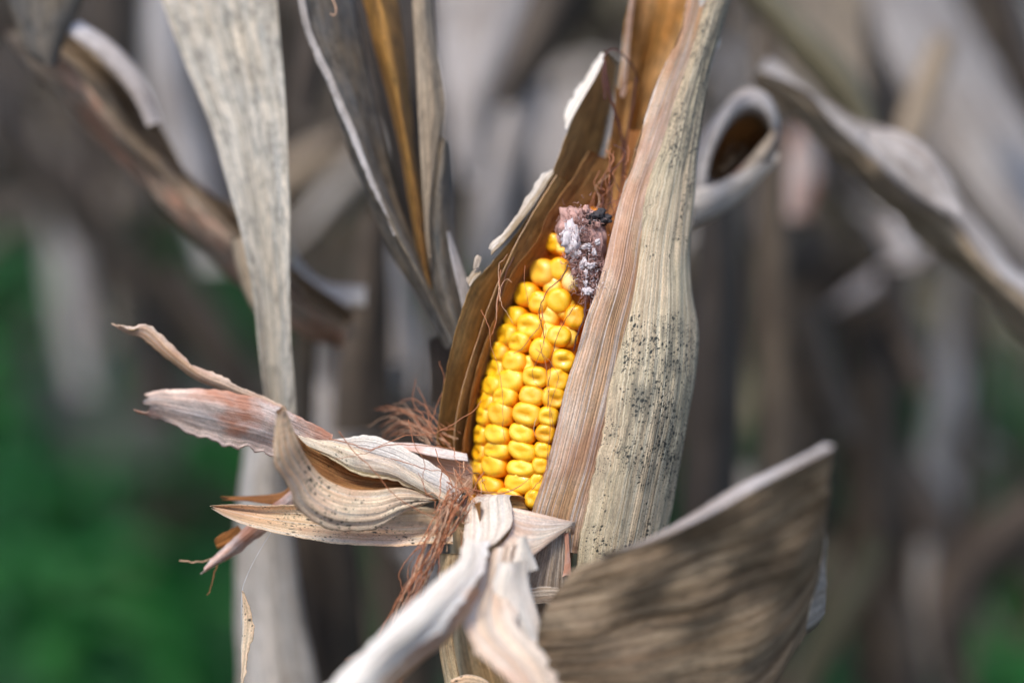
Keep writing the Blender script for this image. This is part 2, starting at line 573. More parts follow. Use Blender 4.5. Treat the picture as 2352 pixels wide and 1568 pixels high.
def kernel_mat(name, base, side, cap, crown):
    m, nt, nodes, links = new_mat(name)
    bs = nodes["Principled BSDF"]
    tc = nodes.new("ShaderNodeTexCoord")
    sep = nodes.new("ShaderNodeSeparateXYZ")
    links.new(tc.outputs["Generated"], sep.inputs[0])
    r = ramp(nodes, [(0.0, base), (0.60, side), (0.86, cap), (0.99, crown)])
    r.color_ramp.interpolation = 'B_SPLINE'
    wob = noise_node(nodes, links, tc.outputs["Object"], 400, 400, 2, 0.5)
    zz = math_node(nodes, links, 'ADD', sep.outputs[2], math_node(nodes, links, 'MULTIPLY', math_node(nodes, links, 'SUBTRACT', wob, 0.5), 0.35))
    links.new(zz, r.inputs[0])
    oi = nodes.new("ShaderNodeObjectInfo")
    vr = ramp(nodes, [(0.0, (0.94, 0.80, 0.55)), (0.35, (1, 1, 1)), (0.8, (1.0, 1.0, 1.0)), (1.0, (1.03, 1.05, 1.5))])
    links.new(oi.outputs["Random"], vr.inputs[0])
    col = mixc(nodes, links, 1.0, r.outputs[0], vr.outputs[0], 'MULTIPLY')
    links.new(col, bs.inputs["Base Color"])
    bs.inputs["Roughness"].default_value = 0.3
    rn = noise_node(nodes, links, tc.outputs["Object"], 700, 700, 3, 0.6, 5)
    rr = ramp(nodes, [(0.3, 0.24), (0.7, 0.46)])
    links.new(rn, rr.inputs[0])
    links.new(rr.outputs[0], bs.inputs["Roughness"])
    bs.inputs["Specular IOR Level"].default_value = 0.6
    bs.inputs["Coat Weight"].default_value = 0.3
    bs.inputs["Coat Roughness"].default_value = 0.08
    bs.inputs["Subsurface Weight"].default_value = 0.12
    bs.inputs["Subsurface Radius"].default_value = (1.0, 0.55, 0.12)
    bs.inputs["Subsurface Scale"].default_value = 0.0022
    bp = nodes.new("ShaderNodeBump")
    bp.inputs["Strength"].default_value = 0.25
    bp.inputs["Distance"].default_value = 0.0004
    links.new(noise_node(nodes, links, tc.outputs["Object"], 350, 350, 3, 0.6, 9), bp.inputs["Height"])
    links.new(bp.outputs[0], bs.inputs["Normal"])
    return m


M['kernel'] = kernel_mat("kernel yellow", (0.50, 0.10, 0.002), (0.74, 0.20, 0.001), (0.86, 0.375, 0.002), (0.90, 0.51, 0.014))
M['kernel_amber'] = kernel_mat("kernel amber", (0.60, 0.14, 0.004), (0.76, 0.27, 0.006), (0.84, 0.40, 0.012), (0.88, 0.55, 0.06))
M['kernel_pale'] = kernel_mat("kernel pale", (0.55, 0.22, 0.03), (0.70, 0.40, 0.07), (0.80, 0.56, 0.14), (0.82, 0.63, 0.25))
M['kernel_tip'] = plain("kernel scar", (0.55, 0.30, 0.10), 0.6)

# ground material
gm, nt, nodes, links = new_mat("soil and dead straw")
tc = nodes.new("ShaderNodeTexCoord").outputs["Object"]
n1 = noise_node(nodes, links, tc, 3, 3, 6, 0.65)
r1 = ramp(nodes, [(0.3, (0.012, 0.010, 0.008)), (0.55, (0.025, 0.021, 0.016)), (0.72, (0.012, 0.035, 0.012))])
links.new(n1, r1.inputs[0])
links.new(r1.outputs[0], nodes["Principled BSDF"].inputs["Base Color"])
nodes["Principled BSDF"].inputs["Roughness"].default_value = 0.95
M['ground'] = gm
# weeds
wm, nt, nodes, links = new_mat("weed green")
oi = nodes.new("ShaderNodeNewGeometry")
r1 = ramp(nodes, [(0.0, (0.0015, 0.045, 0.014)), (0.5, (0.002, 0.08, 0.014)), (1.0, (0.005, 0.125, 0.012))])
links.new(oi.outputs["Random Per Island"], r1.inputs[0])
b = nodes["Principled BSDF"]
links.new(r1.outputs[0], b.inputs["Base Color"])
b.inputs["Roughness"].default_value = 0.6
tr = nodes.new("ShaderNodeBsdfTranslucent")
links.new(r1.outputs[0], tr.inputs[0])
mx = nodes.new("ShaderNodeMixShader")
mx.inputs[0].default_value = 0.3
links.new(b.outputs[0], mx.inputs[1])
links.new(tr.outputs[0], mx.inputs[2])
links.new(mx.outputs[0], nodes["Material Output"].inputs["Surface"])
M['weed'] = wm
M['weed_lush'] = dry("weed broad leaf", (0.002, 0.10, 0.007), (0.005, 0.14, 0.008), stain=0.2, cs=(0.01, 0.08, 0.01), vein=1.5, transl=0.35, soft=True)

# ------------------------------------------------------------------ ground
S = 120
gv = []
gf = []
NG = 40
for i in range(NG + 1):
    for j in range(NG + 1):
        x = -S + 2 * S * i / NG
        y = -S + 2 * S * j / NG
        gv.append(Vector((x, y, 0)))
for i in range(NG):
    for j in range(NG):
        a = i * (NG + 1) + j
        gf.append((a, a + NG + 1, a + NG + 2, a + 1))
link_mesh("ground", gv, gf, [M['ground']], kind='structure')

# green weeds on the soil between the rows
rw = random.Random(5)
wv, wf = [], []
def blade(x, y, h, lean, w):
    a = rw.random() * 6.28
    dx, dy = math.cos(a), math.sin(a)
    b0 = len(wv)
    px, py = -dy * w, dx * w
    for t, ww in ((0, 1), (0.45, 0.9), (0.8, 0.55), (1, 0.05)):
        ox = lean * t * t
        z = h * (t - 0.25 * lean * t * t)
        wv.append(Vector((x + dx * ox + px * ww, y + dy * ox + py * ww, z)))
        wv.append(Vector((x + dx * ox - px * ww, y + dy * ox - py * ww, z)))
    for k in range(3):
        q = b0 + 2 * k
        wf.append((q, q + 1, q + 3, q + 2))
for _ in range(30000):
    y = 0.9 + 8.5 * rw.random() ** 1.3
    x = (rw.random() * 2 - 1) * (0.5 + 0.55 * y)
    dens = mnoise.noise(Vector((x * 1.3, y * 1.3, 4.2)))
    left = 0.7 if x < -0.1 * y else (0.15 if x > 0.22 * y else -0.12)
    if dens * 1.6 + left * (1.0 if y < 3.2 else 0.15) < rw.random() * 0.6:
        continue
    blade(x, y, 0.08 + 0.28 * rw.random() * (0.6 + max(0, dens)), 0.05 + 0.15 * rw.random(), 0.004 + 0.006 * rw.random())
weeds = link_mesh("weeds", wv, wf, [M['weed']], kind='stuff', smooth=False)
weeds['label'] = "green grass and weeds growing on the soil between the corn rows"
weeds['category'] = "weeds"

# ------------------------------------------------------------------ corn plants in the rows behind
def blade_rows(base, az, elev, length, width, droop, twist, rnd):
    """world-space rows of a hanging corn blade from a node"""
    rows = []
    p = base.copy()
    n = 7
    el = elev
    tw = rnd.uniform(-0.4, 0.4)
    a = az
    for k in range(n + 1):
        t = k / n
        d = Vector((math.sin(a) * math.cos(el), math.cos(a) * math.cos(el), math.sin(el)))
        side = Vector((math.cos(a), -math.sin(a), 0))
        nrm = side.cross(d).normalized()
        w = width * (0.55 + 1.3 * t if t < 0.35 else 1.0) * max(0.03, (1 - max(0, t - 0.35) ** 1.6 * 2.0)) * 0.5
        c, s = math.cos(tw), math.sin(tw)
        ax = side * c + nrm * s
        nn = nrm * c - side * s
        rows.append([p - ax * w, p + nn * w * 0.35, p + ax * w])
        p = p + d * (length / n)
        el -= droop * (0.5 + 1.2 * t) / n * 2
        el = max(el, -1.52)
        a += rnd.uniform(-0.25, 0.25)
        tw += twist / n
    return rows


def stalk_mesh(name, parent, top, lean, r0, mat, rnd, bend=0.02):
    v, f, uv = [], [], []
    sides, n = 10, 44
    base = Vector(parent.location)
    for k in range(n + 1):
        t = k / n
        z = top * t
        knot = abs(((z / 0.17) % 1.0) - 0.5)
        r = r0 * (1 - 0.6 * t) * (1 + (0.22 if knot > 0.44 else 0.0))
        c = base + Vector((lean[0] * t + bend * math.sin(t * 5), lean[1] * t, z))
        for s in range(sides):
            th = 6.2832 * s / sides
            v.append(c + Vector((math.cos(th) * r, math.sin(th) * r, 0)))
            uv.append((th * r * 100, z * 100))
    for k in range(n):
        for s in range(sides):
            a, b_ = k * sides + s, k * sides + (s + 1) % sides
            f.append((a, b_, b_ + sides, a + sides))
    return link_mesh(name, v, f, [mat], parent, uv)


def make_plant(loc, seed, label, group, nl=9, top=2.0, mats=('leaf_lilac', 'leaf_greybrown', 'leaf_greybrown', 'leaf_olive')):
    rnd = random.Random(seed)
    root = thing('corn_plant', label, 'corn plant', loc, group)
    lean = (rnd.uniform(-.15, .15), rnd.uniform(-.12, .12))
    stalk_mesh('stalk', root, top, lean, 0.014, M['stalk'], rnd)
    a0 = rnd.uniform(0, 6.28)
    for i in range(nl):
        z = 0.35 + (top - 0.55) * i / (nl - 1)
        t = z / top
        b0 = Vector(loc) + Vector((lean[0] * t + .02 * math.sin(t * 5), lean[1] * t, z))
        az_ = a0 + math.pi * i + rnd.uniform(-.5, .5)
        rows = blade_rows(b0, az_, rnd.uniform(0.2, 1.1), rnd.uniform(0.5, 0.75), rnd.uniform(0.05, 0.085), rnd.uniform(1.2, 2.2), rnd.uniform(-2.5, 2.5), rnd)
        leaf_pts('leaf', rows, [M[rnd.choice(mats)]], root, nu=4, nv=18, thick=0.0005, wrinkle=0.004)
    return root


def copy_tree(o, loc, rz, label=None, group=None, scale=1.0):
    c = o.copy()
    COL.objects.link(c)
    c.location = loc
    c.rotation_euler = (0, 0, rz)
    c.scale = (scale, scale, scale)
    if label:
        c['label'] = label
    if group:
        c['group'] = group
    for ch in list(o.children):
        d = ch.copy()
        COL.objects.link(d)
        d.parent = c
    return c


FAR = "blurred dried corn plants in the far rows"
FARL = "blurred dried corn plant with drooping grey brown leaves in the far rows"
protos = []
rr = random.Random(77)
spots = []
for row, (yy, step) in enumerate(((1.75, 0.26), (2.5, 0.24), (3.3, 0.26), (4.2, 0.30), (5.2, 0.34), (6.4, 0.4))):
    half = 0.36 * yy + 0.45
    x = -half + rr.random() * step
    while x < half:
        lx = x / (0.36 * yy)
        keep = 1.0
        if yy < 5.5 and lx < -0.42:
            keep = 0.12
        if yy < 3.0 and lx > 0.85:
            keep = 0.5
        if rr.random() < keep:
            spots.append((x, yy + rr.uniform(-.08, .08)))
        x += step * rr.uniform(0.75, 1.3)
for i in range(5):
    protos.append(make_plant((spots[i][0], spots[i][1], 0), 100 + i, FARL, FAR))
for i, (x, y) in enumerate(spots[5:]):
    copy_tree(protos[i % 5], (x, y, 0), rr.uniform(0, 6.28), scale=rr.uniform(0.9, 1.15))

# the mass of corn beyond the rows one can tell apart
mv, mf = [], []
r2 = random.Random(9)
for _ in range(5200):
    y = 7.2 + 7 * r2.random()
    x = (r2.random() * 2 - 1) * (0.5 * y + 2)
    z0 = 0.2 + 1.9 * r2.random()
    a = r2.random() * 6.28
    L_ = 0.35 + 0.4 * r2.random()
    w = 0.03 + 0.03 * r2.random()
    b0 = len(mv)
    for k in range(5):
        t = k / 4
        ox = L_ * 0.8 * t
        z = z0 + L_ * (0.6 * t - 1.3 * t * t)
        ww = w * (1 - t * t * 0.9)
        cx, cy = x + math.cos(a) * ox, y + math.sin(a) * ox
        mv.append(Vector((cx - math.sin(a) * ww, cy + math.cos(a) * ww, max(.02, z))))
        mv.append(Vector((cx + math.sin(a) * ww, cy - math.cos(a) * ww, max(.02, z + 0.01))))
    for k in range(4):
        q = b0 + 2 * k
        mf.append((q, q + 1, q + 3, q + 2))
for _ in range(500):
    y = 7.2 + 7 * r2.random()
    x = (r2.random() * 2 - 1) * (0.5 * y + 2)
    tube(mv, mf, [Vector((x, y, 0)), Vector((x + r2.uniform(-.1, .1), y, 1.1)), Vector((x + r2.uniform(-.2, .2), y, 2.2))], 0.016, 0.006, 5, 4)
far = link_mesh("far_corn", mv, mf, [M['leaf_greybrown']], uvs=[(v.x * 9, v.z * 30) for v in mv], kind='stuff', smooth=True)
far['label'] = "mass of dry corn far beyond the near rows"
far['category'] = "corn field"

# unseen corn rows behind the camera, added to block level light from that side
mv, mf = [], []
for i_ in range(26):
    x0 = -3.2 + 6.4 * (i_ % 13) / 12 + r2.uniform(-.08, .08)
    y0 = (-0.95 if i_ < 13 else -1.75) + r2.uniform(-.08, .08)
    tube(mv, mf, [Vector((x0, y0, 0)), Vector((x0 + r2.uniform(-.05, .05), y0, 1.1)), Vector((x0 + r2.uniform(-.1, .1), y0, 2.1))], 0.015, 0.006, 6, 5)
    for k_ in range(13):
        z0 = 0.25 + 1.75 * k_ / 12
        a = r2.random() * 6.28
        L_ = 0.45 + 0.3 * r2.random()
        w = 0.03 + 0.02 * r2.random()
        b0 = len(mv)
        for k in range(6):
            t = k / 5
            ox = L_ * 0.75 * t
            z = z0 + L_ * (0.6 * t - 1.3 * t * t)
            ww = w * (1 - t * t * 0.9)
            cx, cy = x0 + math.cos(a) * ox, y0 + math.sin(a) * ox
            mv.append(Vector((cx - math.sin(a) * ww, cy + math.cos(a) * ww, max(.02, z))))
            mv.append(Vector((cx + math.sin(a) * ww, cy - math.cos(a) * ww, max(.02, z + 0.02))))
        for k in range(5):
            q = b0 + 2 * k
            mf.append((q, q + 1, q + 3, q + 2))
nr = link_mesh("unseen_corn_rows", mv, mf, [M['leaf_greybrown']], uvs=[(v.x * 9, v.z * 30) for v in mv], kind='stuff', smooth=True)
nr['label'] = "unseen rows of dry corn behind the camera, added to cut side light"
nr['category'] = "corn row"

# ------------------------------------------------------------------ blurred plants close behind the ear
def ground_under(x, y, d):
    p = P(x, y, d)
    return (p.x, p.y, 0.0)


def near_stalk(root, top=1.9, r=0.011, mat='stalk'):
    stalk_mesh('stalk', root, top, (0.03, 0.02), r, M[mat], random.Random(3))


BK = dict(nu=8, nv=36, thick=0.0005, wrinkle=0.0015)
# right: arched blade, curled blade, olive blade
pr = thing('corn_plant', 'dried corn plant right of the ear with a long arched leaf and a curled loop', 'corn plant', ground_under(1685, 900, 230))
near_stalk(pr, 1.5, 0.0125)
ridge = [(1735, 165), (1850, 235), (1960, 330), (2080, 440), (2185, 520), (2290, 630), (2420, 750)]
up = [(1760, 150), (1862, 215), (1968, 282), (2100, 335), (2212, 462), (2305, 575), (2430, 690)]
lo = [(1725, 195), (1828, 275), (1940, 385), (2060, 505), (2160, 590), (2270, 700), (2410, 840)]
rows = [[(u[0], u[1] - 6, 128), ((u[0] + r_[0]) / 2, (u[1] + r_[1]) / 2 - 6, 108), (r_[0] + 4, r_[1] - 6, 92)] for u, r_ in zip(up, ridge)]
leaf('leaf', rows, [M['leaf_lilac'], M['leaf_back']], pr, label="upper face of the long arched leaf at the right, painted pale as if skylit", nu=10, nv=70, thick=.0003, wrinkle=.0045, rag=(.002, 0))  # pale material stands in for skylight on the upward face
rows = [[(r_[0] + 4, r_[1] - 6, 92.5), ((l_[0] + r_[0]) / 2, (l_[1] + r_[1]) / 2, 95), (l_[0], l_[1], 106)] for r_, l_ in zip(ridge, lo)]
leaf('leaf', rows, [M['leaf_tan'], M['leaf_greybrown']], pr, label="brown underside of the long arched leaf at the right", nu=10, nv=70, thick=.0003, wrinkle=.004, rag=(0, .003))
rows = edges([(2000, 300), (2060, 300), (2130, 345), (2185, 420), (2205, 475)], [(1975, 320), (2030, 380), (2100, 450), (2160, 490), (2190, 500)], 84, 80)
leaf('leaf', rows, [M['leaf_lilac']], pr, bulge=0.002, **BK)
loop = [(1600, 440), (1612, 372), (1640, 300), (1680, 235), (1730, 208), (1772, 235), (1783, 295), (1750, 360), (1690, 415), (1640, 462), (1590, 520)]
hub = (1690, 345)
loop = loop[:-1]
wr = [.20, .16, .22, .36, .42, .34, .16, .10, .14, .22]
rim_ = [(p_[0] * (1 - w_) + hub[0] * w_, p_[1] * (1 - w_) + hub[1] * w_) for p_, w_ in zip(loop, wr)]
loop.append((loop[0][0] - 4, loop[0][1] + 6))
rim_.append(rim_[0])
rows = [[(a[0], a[1], 76), (a[0] * .6 + b_[0] * .4, a[1] * .6 + b_[1] * .4, 60), (b_[0], b_[1], 72)] for a, b_ in zip(loop, rim_)]
leaf('leaf', rows, [M['leaf_lilac'], M['leaf_twist']], pr, label="leaf curled into a loop with a dark hollow", nu=10, nv=90, thick=0.0003, wrinkle=0.005, rag=(.0012, .003))
inn = [(p_[0] * .005 + hub[0] * .995, p_[1] * .005 + hub[1] * .995) for p_ in loop]
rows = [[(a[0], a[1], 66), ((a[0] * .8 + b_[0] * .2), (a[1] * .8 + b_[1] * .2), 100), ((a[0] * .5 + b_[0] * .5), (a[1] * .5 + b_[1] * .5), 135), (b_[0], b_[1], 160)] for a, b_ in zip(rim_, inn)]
leaf('hollow', rows, [M['leaf_fore'], M['leaf_back']], pr, nu=8, nv=60, thick=0.0008, wrinkle=0.003)  # backing added inside the loop, dark brown to stand for its shade
rows = edges([(1752, 372), (1690, 405), (1640, 425), (1585, 440)], [(1775, 330), (1722, 432), (1655, 490), (1580, 535)], 58, 66)
leaf('leaf', rows, [M['leaf_back']], pr, bulge=0.004, **BK)
rows = edges([(1670, -40), (1780, 80), (1890, 200), (1965, 285)], [(1775, -40), (1880, 65), (1975, 185), (2015, 290)], 165, 175, [(0.5, -8)])
leaf('leaf', rows, [M['leaf_olive']], pr, label="olive grey leaf sloping at the top right", **BK)
rows = edges([(1790, -40), (1850, 80), (1950, 210)], [(1990, -40), (1985, 90), (2000, 220)], 260, 280)
leaf('leaf', rows, [M['leaf_tan']], pr, **BK)
rows = edges([(1600, 470), (1590, 700), (1570, 950), (1560, 1250)], [(1690, 440), (1700, 700), (1700, 950), (1690, 1250)], 190, 200, [(0.5, -14)])
leaf('leaf', rows, [M['leaf_dark'], M['leaf_dark']], pr, label="dark brown hanging leaf beside the grey husk", **BK)

# far right: bleached blades
pf = thing('corn_plant', 'dried corn plant at the far right with broad bleached leaves', 'corn plant', ground_under(2150, 900, 480))
near_stalk(pf, 1.7)
rows = edges([(1960, -60), (2030, 120), (2130, 300), (2240, 460), (2400, 640)], [(2160, -60), (2230, 60), (2310, 200), (2400, 320), (2520, 430)], 330, 380, [(0.5, -12)])
leaf('leaf', rows, [M['leaf_lilac']], pf, **BK)
rows = edges([(2145, 80), (2105, 170), (2070, 260), (2050, 340)], [(2195, 90), (2170, 190), (2140, 280), (2105, 350)], 270, 270)
leaf('leaf', rows, [M['leaf_tan']], pf, label="short tan leaf at the upper right", bulge=.004, **BK)
rows = edges([(2190, 560), (2150, 800), (2110, 1050), (2070, 1300), (2090, 1420)], [(2230, 560), (2260, 800), (2240, 1000), (2190, 1250), (2150, 1420)], 480, 520, [(0.5, -20)])
leaf('leaf', rows, [M['leaf_back']], pf, label="bleached hanging leaf at the right", nu=8, nv=36, thick=.0005, wrinkle=.012)
rows = edges([(1800, 300), (1790, 400), (1800, 500)], [(1860, 290), (1880, 400), (1860, 500)], 300, 300, [(0.5, -8)])
leaf('leaf', rows, [M['husk_pink']], pf, **BK)
rows = edges([(1770, 590), (1745, 640), (1740, 720)], [(1890, 500), (1900, 600), (1800, 690)], 330, 360)
leaf('leaf', rows, [M['leaf_dark']], pf, **BK)  # blackish sheet standing in for plain background darkness
rows = edges([(1990, 500), (2000, 540), (2030, 590)], [(2060, 500), (2090, 545), (2100, 590)], 260, 260)
leaf('leaf', rows, [M['leaf_lilac']], pf, bulge=.01, **BK)
rows = edges([(1765, 640), (1760, 800), (1750, 1000), (1720, 1250)], [(1950, 600), (1940, 800), (1920, 1000), (1890, 1250)], 380, 400, [(0.5, -20)])
leaf('leaf', rows, [M['leaf_greybrown']], pf, **BK)
rows = edges([(1990, 1220), (1930, 1340), (1870, 1450), (1800, 1600)], [(2050, 1250), (1990, 1380), (1920, 1500), (1860, 1620)], 240, 250)
leaf('leaf', rows, [M['leaf_olive']], pf, label="olive brown leaf slanting at the lower right", **BK)
rows = edges([(1950, 620), (1940, 850), (1930, 1080), (1960, 1600)], [(2070, 620), (2090, 850), (2080, 1080), (2130, 1600)], 420, 430, [(0.5, -22)])
leaf('leaf', rows, [M['leaf_greybrown']], pf, **BK)
for ea, eb, d, mt in (
    ([(1940, -40), (1990, 120), (2010, 300), (1990, 470)], [(2020, -40), (2080, 120), (2110, 300), (2090, 470)], 420, 'leaf_dark'),
    ([(2240, -40), (2300, 160), (2380, 330)], [(2340, -40), (2400, 120), (2460, 260)], 300, 'leaf_greybrown'),
    ([(1800, 700), (1830, 850), (1900, 1000)], [(1870, 690), (1920, 840), (1980, 1000)], 300, 'leaf_greybrown'),
    ([(2010, 620), (2030, 760), (2080, 900)], [(2080, 610), (2110, 750), (2160, 890)], 280, 'leaf_greybrown'),
    ([(2000, 1040), (2060, 1180), (2090, 1340)], [(2110, 1040), (2190, 1180), (2200, 1340)], 450, 'leaf_greybrown'),
    ([(2190, 560), (2300, 640), (2400, 760)], [(2200, 500), (2320, 590), (2420, 700)], 260, 'leaf_greybrown'),
    ([(1960, 1380), (2000, 1480), (2020, 1620)], [(2100, 1380), (2120, 1480), (2130, 1620)], 360, 'leaf_greybrown'),
):
    leaf('leaf', edges(ea, eb, d, d + 12, [(0.5, -d * .05)]), [M[mt]], pf, **BK)
rows = edges([(2120, 1330), (2240, 1200), (2380, 1110)], [(2160, 1620), (2260, 1390), (2400, 1230)], 420, 420, [(0.5, -22)])
leaf('leaf', rows, [M['leaf_greybrown']], pf, **BK)

# left: pale broad blade
pl = thing('corn_plant', 'dried corn plant with a broad pale grey leaf hanging left of the ear', 'corn plant', ground_under(640, 1300, 130))
A = [(352, -60), (370, 0), (425, 150), (482, 285), (522, 420), (560, 560), (583, 700), (598, 850), (612, 960), (628, 1060)]
B_ = [(630, -60), (636, 0), (650, 150), (660, 285), (664, 420), (666, 560), (668, 700), (673, 850), (680, 960), (690, 1060)]
rows = edges(A, B_, [50, 48, 44, 40, 36, 33, 32, 32, 33, 36], [40, 38, 34, 30, 27, 26, 26, 27, 29, 32], [(0.35, 5), (0.7, 1)])
leaf('leaf', rows, [M['leaf_pale']], pl, label="broad pale grey leaf hanging beside the bundle", nu=14, nv=70, thick=0.0004, wrinkle=0.0012)
rows = edges([(560, 1000), (548, 1150), (540, 1350), (545, 1620)], [(660, 1000), (668, 1150), (690, 1350), (740, 1620)], 95, 90, [(0.5, -9)])
leaf('leaf', rows, [M['leaf_back']], pl, **BK)
rows = edges([(655, 1180), (675, 1350), (690, 1620)], [(800, 1180), (830, 1350), (850, 1620)], 135, 150, [(0.5, -9)])
leaf('leaf', rows, [M['leaf_greybrown']], pl, **BK)
near_stalk(pl, 0.95, 0.011)
rows = edges([(530, 545), (545, 620), (570, 690), (600, 740)], [(600, 540), (610, 600), (625, 660), (640, 720)], 48, 44)
leaf('leaf', rows, [M['leaf_tan']], pl, bulge=.002, **BK)

# left: twisted blade
pt = thing('corn_plant', 'dried corn plant with a twisted brown leaf crossing the upper left', 'corn plant', ground_under(-420, 700, 160))
near_stalk(pt, 1.6)
rows = edges([(15, -30), (35, 50), (60, 120), (95, 150)], [(205, -30), (180, 30), (150, 90), (125, 150)], 62, 62, [(0.5, -5)])
leaf('leaf', rows, [M['leaf_slate']], pt, label="dark end of a leaf at the top left corner", **BK)
Lo = [(20, 60), (75, 150), (150, 230), (230, 330), (310, 425), (400, 530), (500, 620), (590, 690), (690, 760), (790, 790)]
Mi = [(60, 60), (120, 130), (205, 205), (285, 300), (370, 390), (460, 480), (545, 555), (630, 640), (715, 710), (795, 765)]
Up = [(120, 60), (200, 95), (280, 175), (345, 260), (395, 335), (450, 415), (530, 490), (640, 590), (730, 665), (800, 735)]
rows = [[(b_[0], b_[1], 70), ((b_[0] + c[0]) / 2, (b_[1] + c[1]) / 2, 86), (c[0], c[1], 80)] for b_, c in zip(Mi, Up)]
leaf('leaf', rows, [M['leaf_fore'], M['leaf_twist']], pt, label="upper face of the twisted leaf, its shading painted dark brown", nu=12, nv=70, thick=0.0004, wrinkle=0.005)  # shading of the twist put into two leaf materials, darker above
rows = [[(a[0], a[1], 86), ((a[0] + b_[0]) / 2, (a[1] + b_[1]) / 2, 74), (b_[0], b_[1], 69.5)] for a, b_ in zip(Lo, Mi)]
leaf('leaf', rows, [M['leaf_twist'], M['leaf_fore']], pt, label="lower face of the twisted leaf, painted paler against the shaded one", nu=12, nv=70, thick=0.0004, wrinkle=0.005)
rows = edges([(150, 70), (230, 130), (300, 215), (340, 290)], [(190, 60), (275, 120), (335, 200), (365, 285)], 62, 72)
leaf('leaf', rows, [M['leaf_lilac']], pt, bulge=.003, **BK)
rows = edges([(655, 545), (690, 610), (750, 650), (840, 655)], [(668, 610), (700, 665), (755, 700), (840, 705)], 105, 88)
leaf('leaf', rows, [M['leaf_back']], pt, bulge=.002, **BK)

# middle background blades
pm = thing('corn_plant', 'dried corn plant behind the leaf bundle with pale bluish leaves', 'corn plant', ground_under(1120, 900, 420))
near_stalk(pm, 1.75)
for ea, eb, d, mt in (
    ([(1000, -40), (1010, 150), (1030, 300), (1060, 420)], [(1330, -40), (1230, 130), (1150, 260), (1110, 420)], 300, 'leaf_lilac'),
    ([(1130, 190), (1110, 320), (1090, 480), (1080, 620)], [(1260, 180), (1240, 320), (1190, 480), (1150, 620)], 380, 'leaf_lilac'),
    ([(1220, -40), (1180, 100), (1120, 230)], [(1400, -40), (1300, 110), (1190, 250)], 250, 'leaf_greybrown'),
    ([(840, 480), (810, 640), (770, 820), (760, 1000)], [(900, 480), (900, 640), (900, 820), (900, 1000)], 180, 'leaf_greybrown'),
    ([(690, 740), (690, 860), (690, 1000)], [(760, 740), (770, 860), (770, 1000)], 240, 'leaf_lilac'),
    ([(860, 780), (820, 880), (790, 1010)], [(960, 780), (930, 880), (880, 1010)], 260, 'leaf_lilac'),
    ([(690, -40), (680, 120), (670, 260)], [(790, -40), (760, 120), (720, 260)], 170, 'leaf_greybrown'),
    ([(330, -40), (340, 200), (390, 420), (460, 620)], [(420, -40), (450, 200), (500, 420), (540, 620)], 330, 'leaf_lilac'),
    ([(160, -40), (180, 80), (230, 180)], [(340, -40), (330, 90), (310, 200)], 420, 'leaf_greybrown'),
    ([(690, 640), (700, 700), (740, 760)], [(760, 700), (790, 740), (830, 770)], 120, 'leaf_dark'),
    ([(820, 1180), (850, 1350), (870, 1620)], [(1000, 1180), (1020, 1350), (1010, 1620)], 420, 'leaf_greybrown'),
    ([(800, 1000), (830, 1130), (830, 1260)], [(960, 900), (1010, 1060), (1010, 1250)], 360, 'leaf_greybrown'),
):
    leaf('leaf', edges(ea, eb, d, d + 12, [(0.5, -d * .05)]), [M[mt]], pm, **BK)

for ea, eb, d, mt in (
    ([(900, 180), (960, 330), (1000, 480)], [(960, 150), (1040, 320), (1060, 470)], 330, 'leaf_greybrown'),
    ([(440, 20), (500, 160), (520, 330)], [(520, -20), (570, 160), (560, 340)], 260, 'leaf_greybrown'),
    ([(690, 880), (740, 1020), (720, 1180)], [(760, 860), (830, 1010), (800, 1180)], 200, 'leaf_lilac'),
    ([(900, 1240), (960, 1340), (980, 1470)], [(960, 1230), (1010, 1330), (1010, 1460)], 300, 'leaf_lilac'),
    ([(1060, 380), (1090, 480), (1110, 600)], [(1100, 360), (1170, 470), (1180, 600)], 460, 'leaf_greybrown'),
    ([(880, 560), (870, 700), (880, 830)], [(930, 560), (950, 700), (960, 830)], 230, 'leaf_lilac'),
):
    leaf('leaf', edges(ea, eb, d, d + 12, [(0.5, -d * .05)]), [M[mt]], pm, **BK)

pg = thing('corn_plant', 'blurred corn plant far left with a pale leaf and a tan streak', 'corn plant', ground_under(-260, 700, 700))
near_stalk(pg, 1.3)
for ea, eb, d, mt in (
    ([(110, 400), (110, 560), (130, 720), (170, 900)], [(220, 400), (230, 560), (230, 720), (240, 900)], 1000, 'leaf_lilac'),
    ([(215, 440), (215, 600), (230, 780)], [(290, 440), (300, 600), (290, 780)], 900, 'leaf_tan'),
    ([(-40, 180), (60, 300), (200, 420), (330, 620)], [(-40, 330), (60, 420), (170, 540), (280, 700)], 560, 'leaf_greybrown'),
    ([(330, 640), (400, 760), (480, 860), (560, 960)], [(420, 600), (500, 700), (560, 800), (600, 900)], 460, 'leaf_greybrown'),
    ([(290, 560), (300, 750), (310, 950)], [(400, 620), (420, 800), (420, 980)], 620, 'leaf_greybrown'),
):
    leaf('leaf', edges(ea, eb, d, d + 12, [(0.5, -d * .05)]), [M[mt]], pg, **BK)

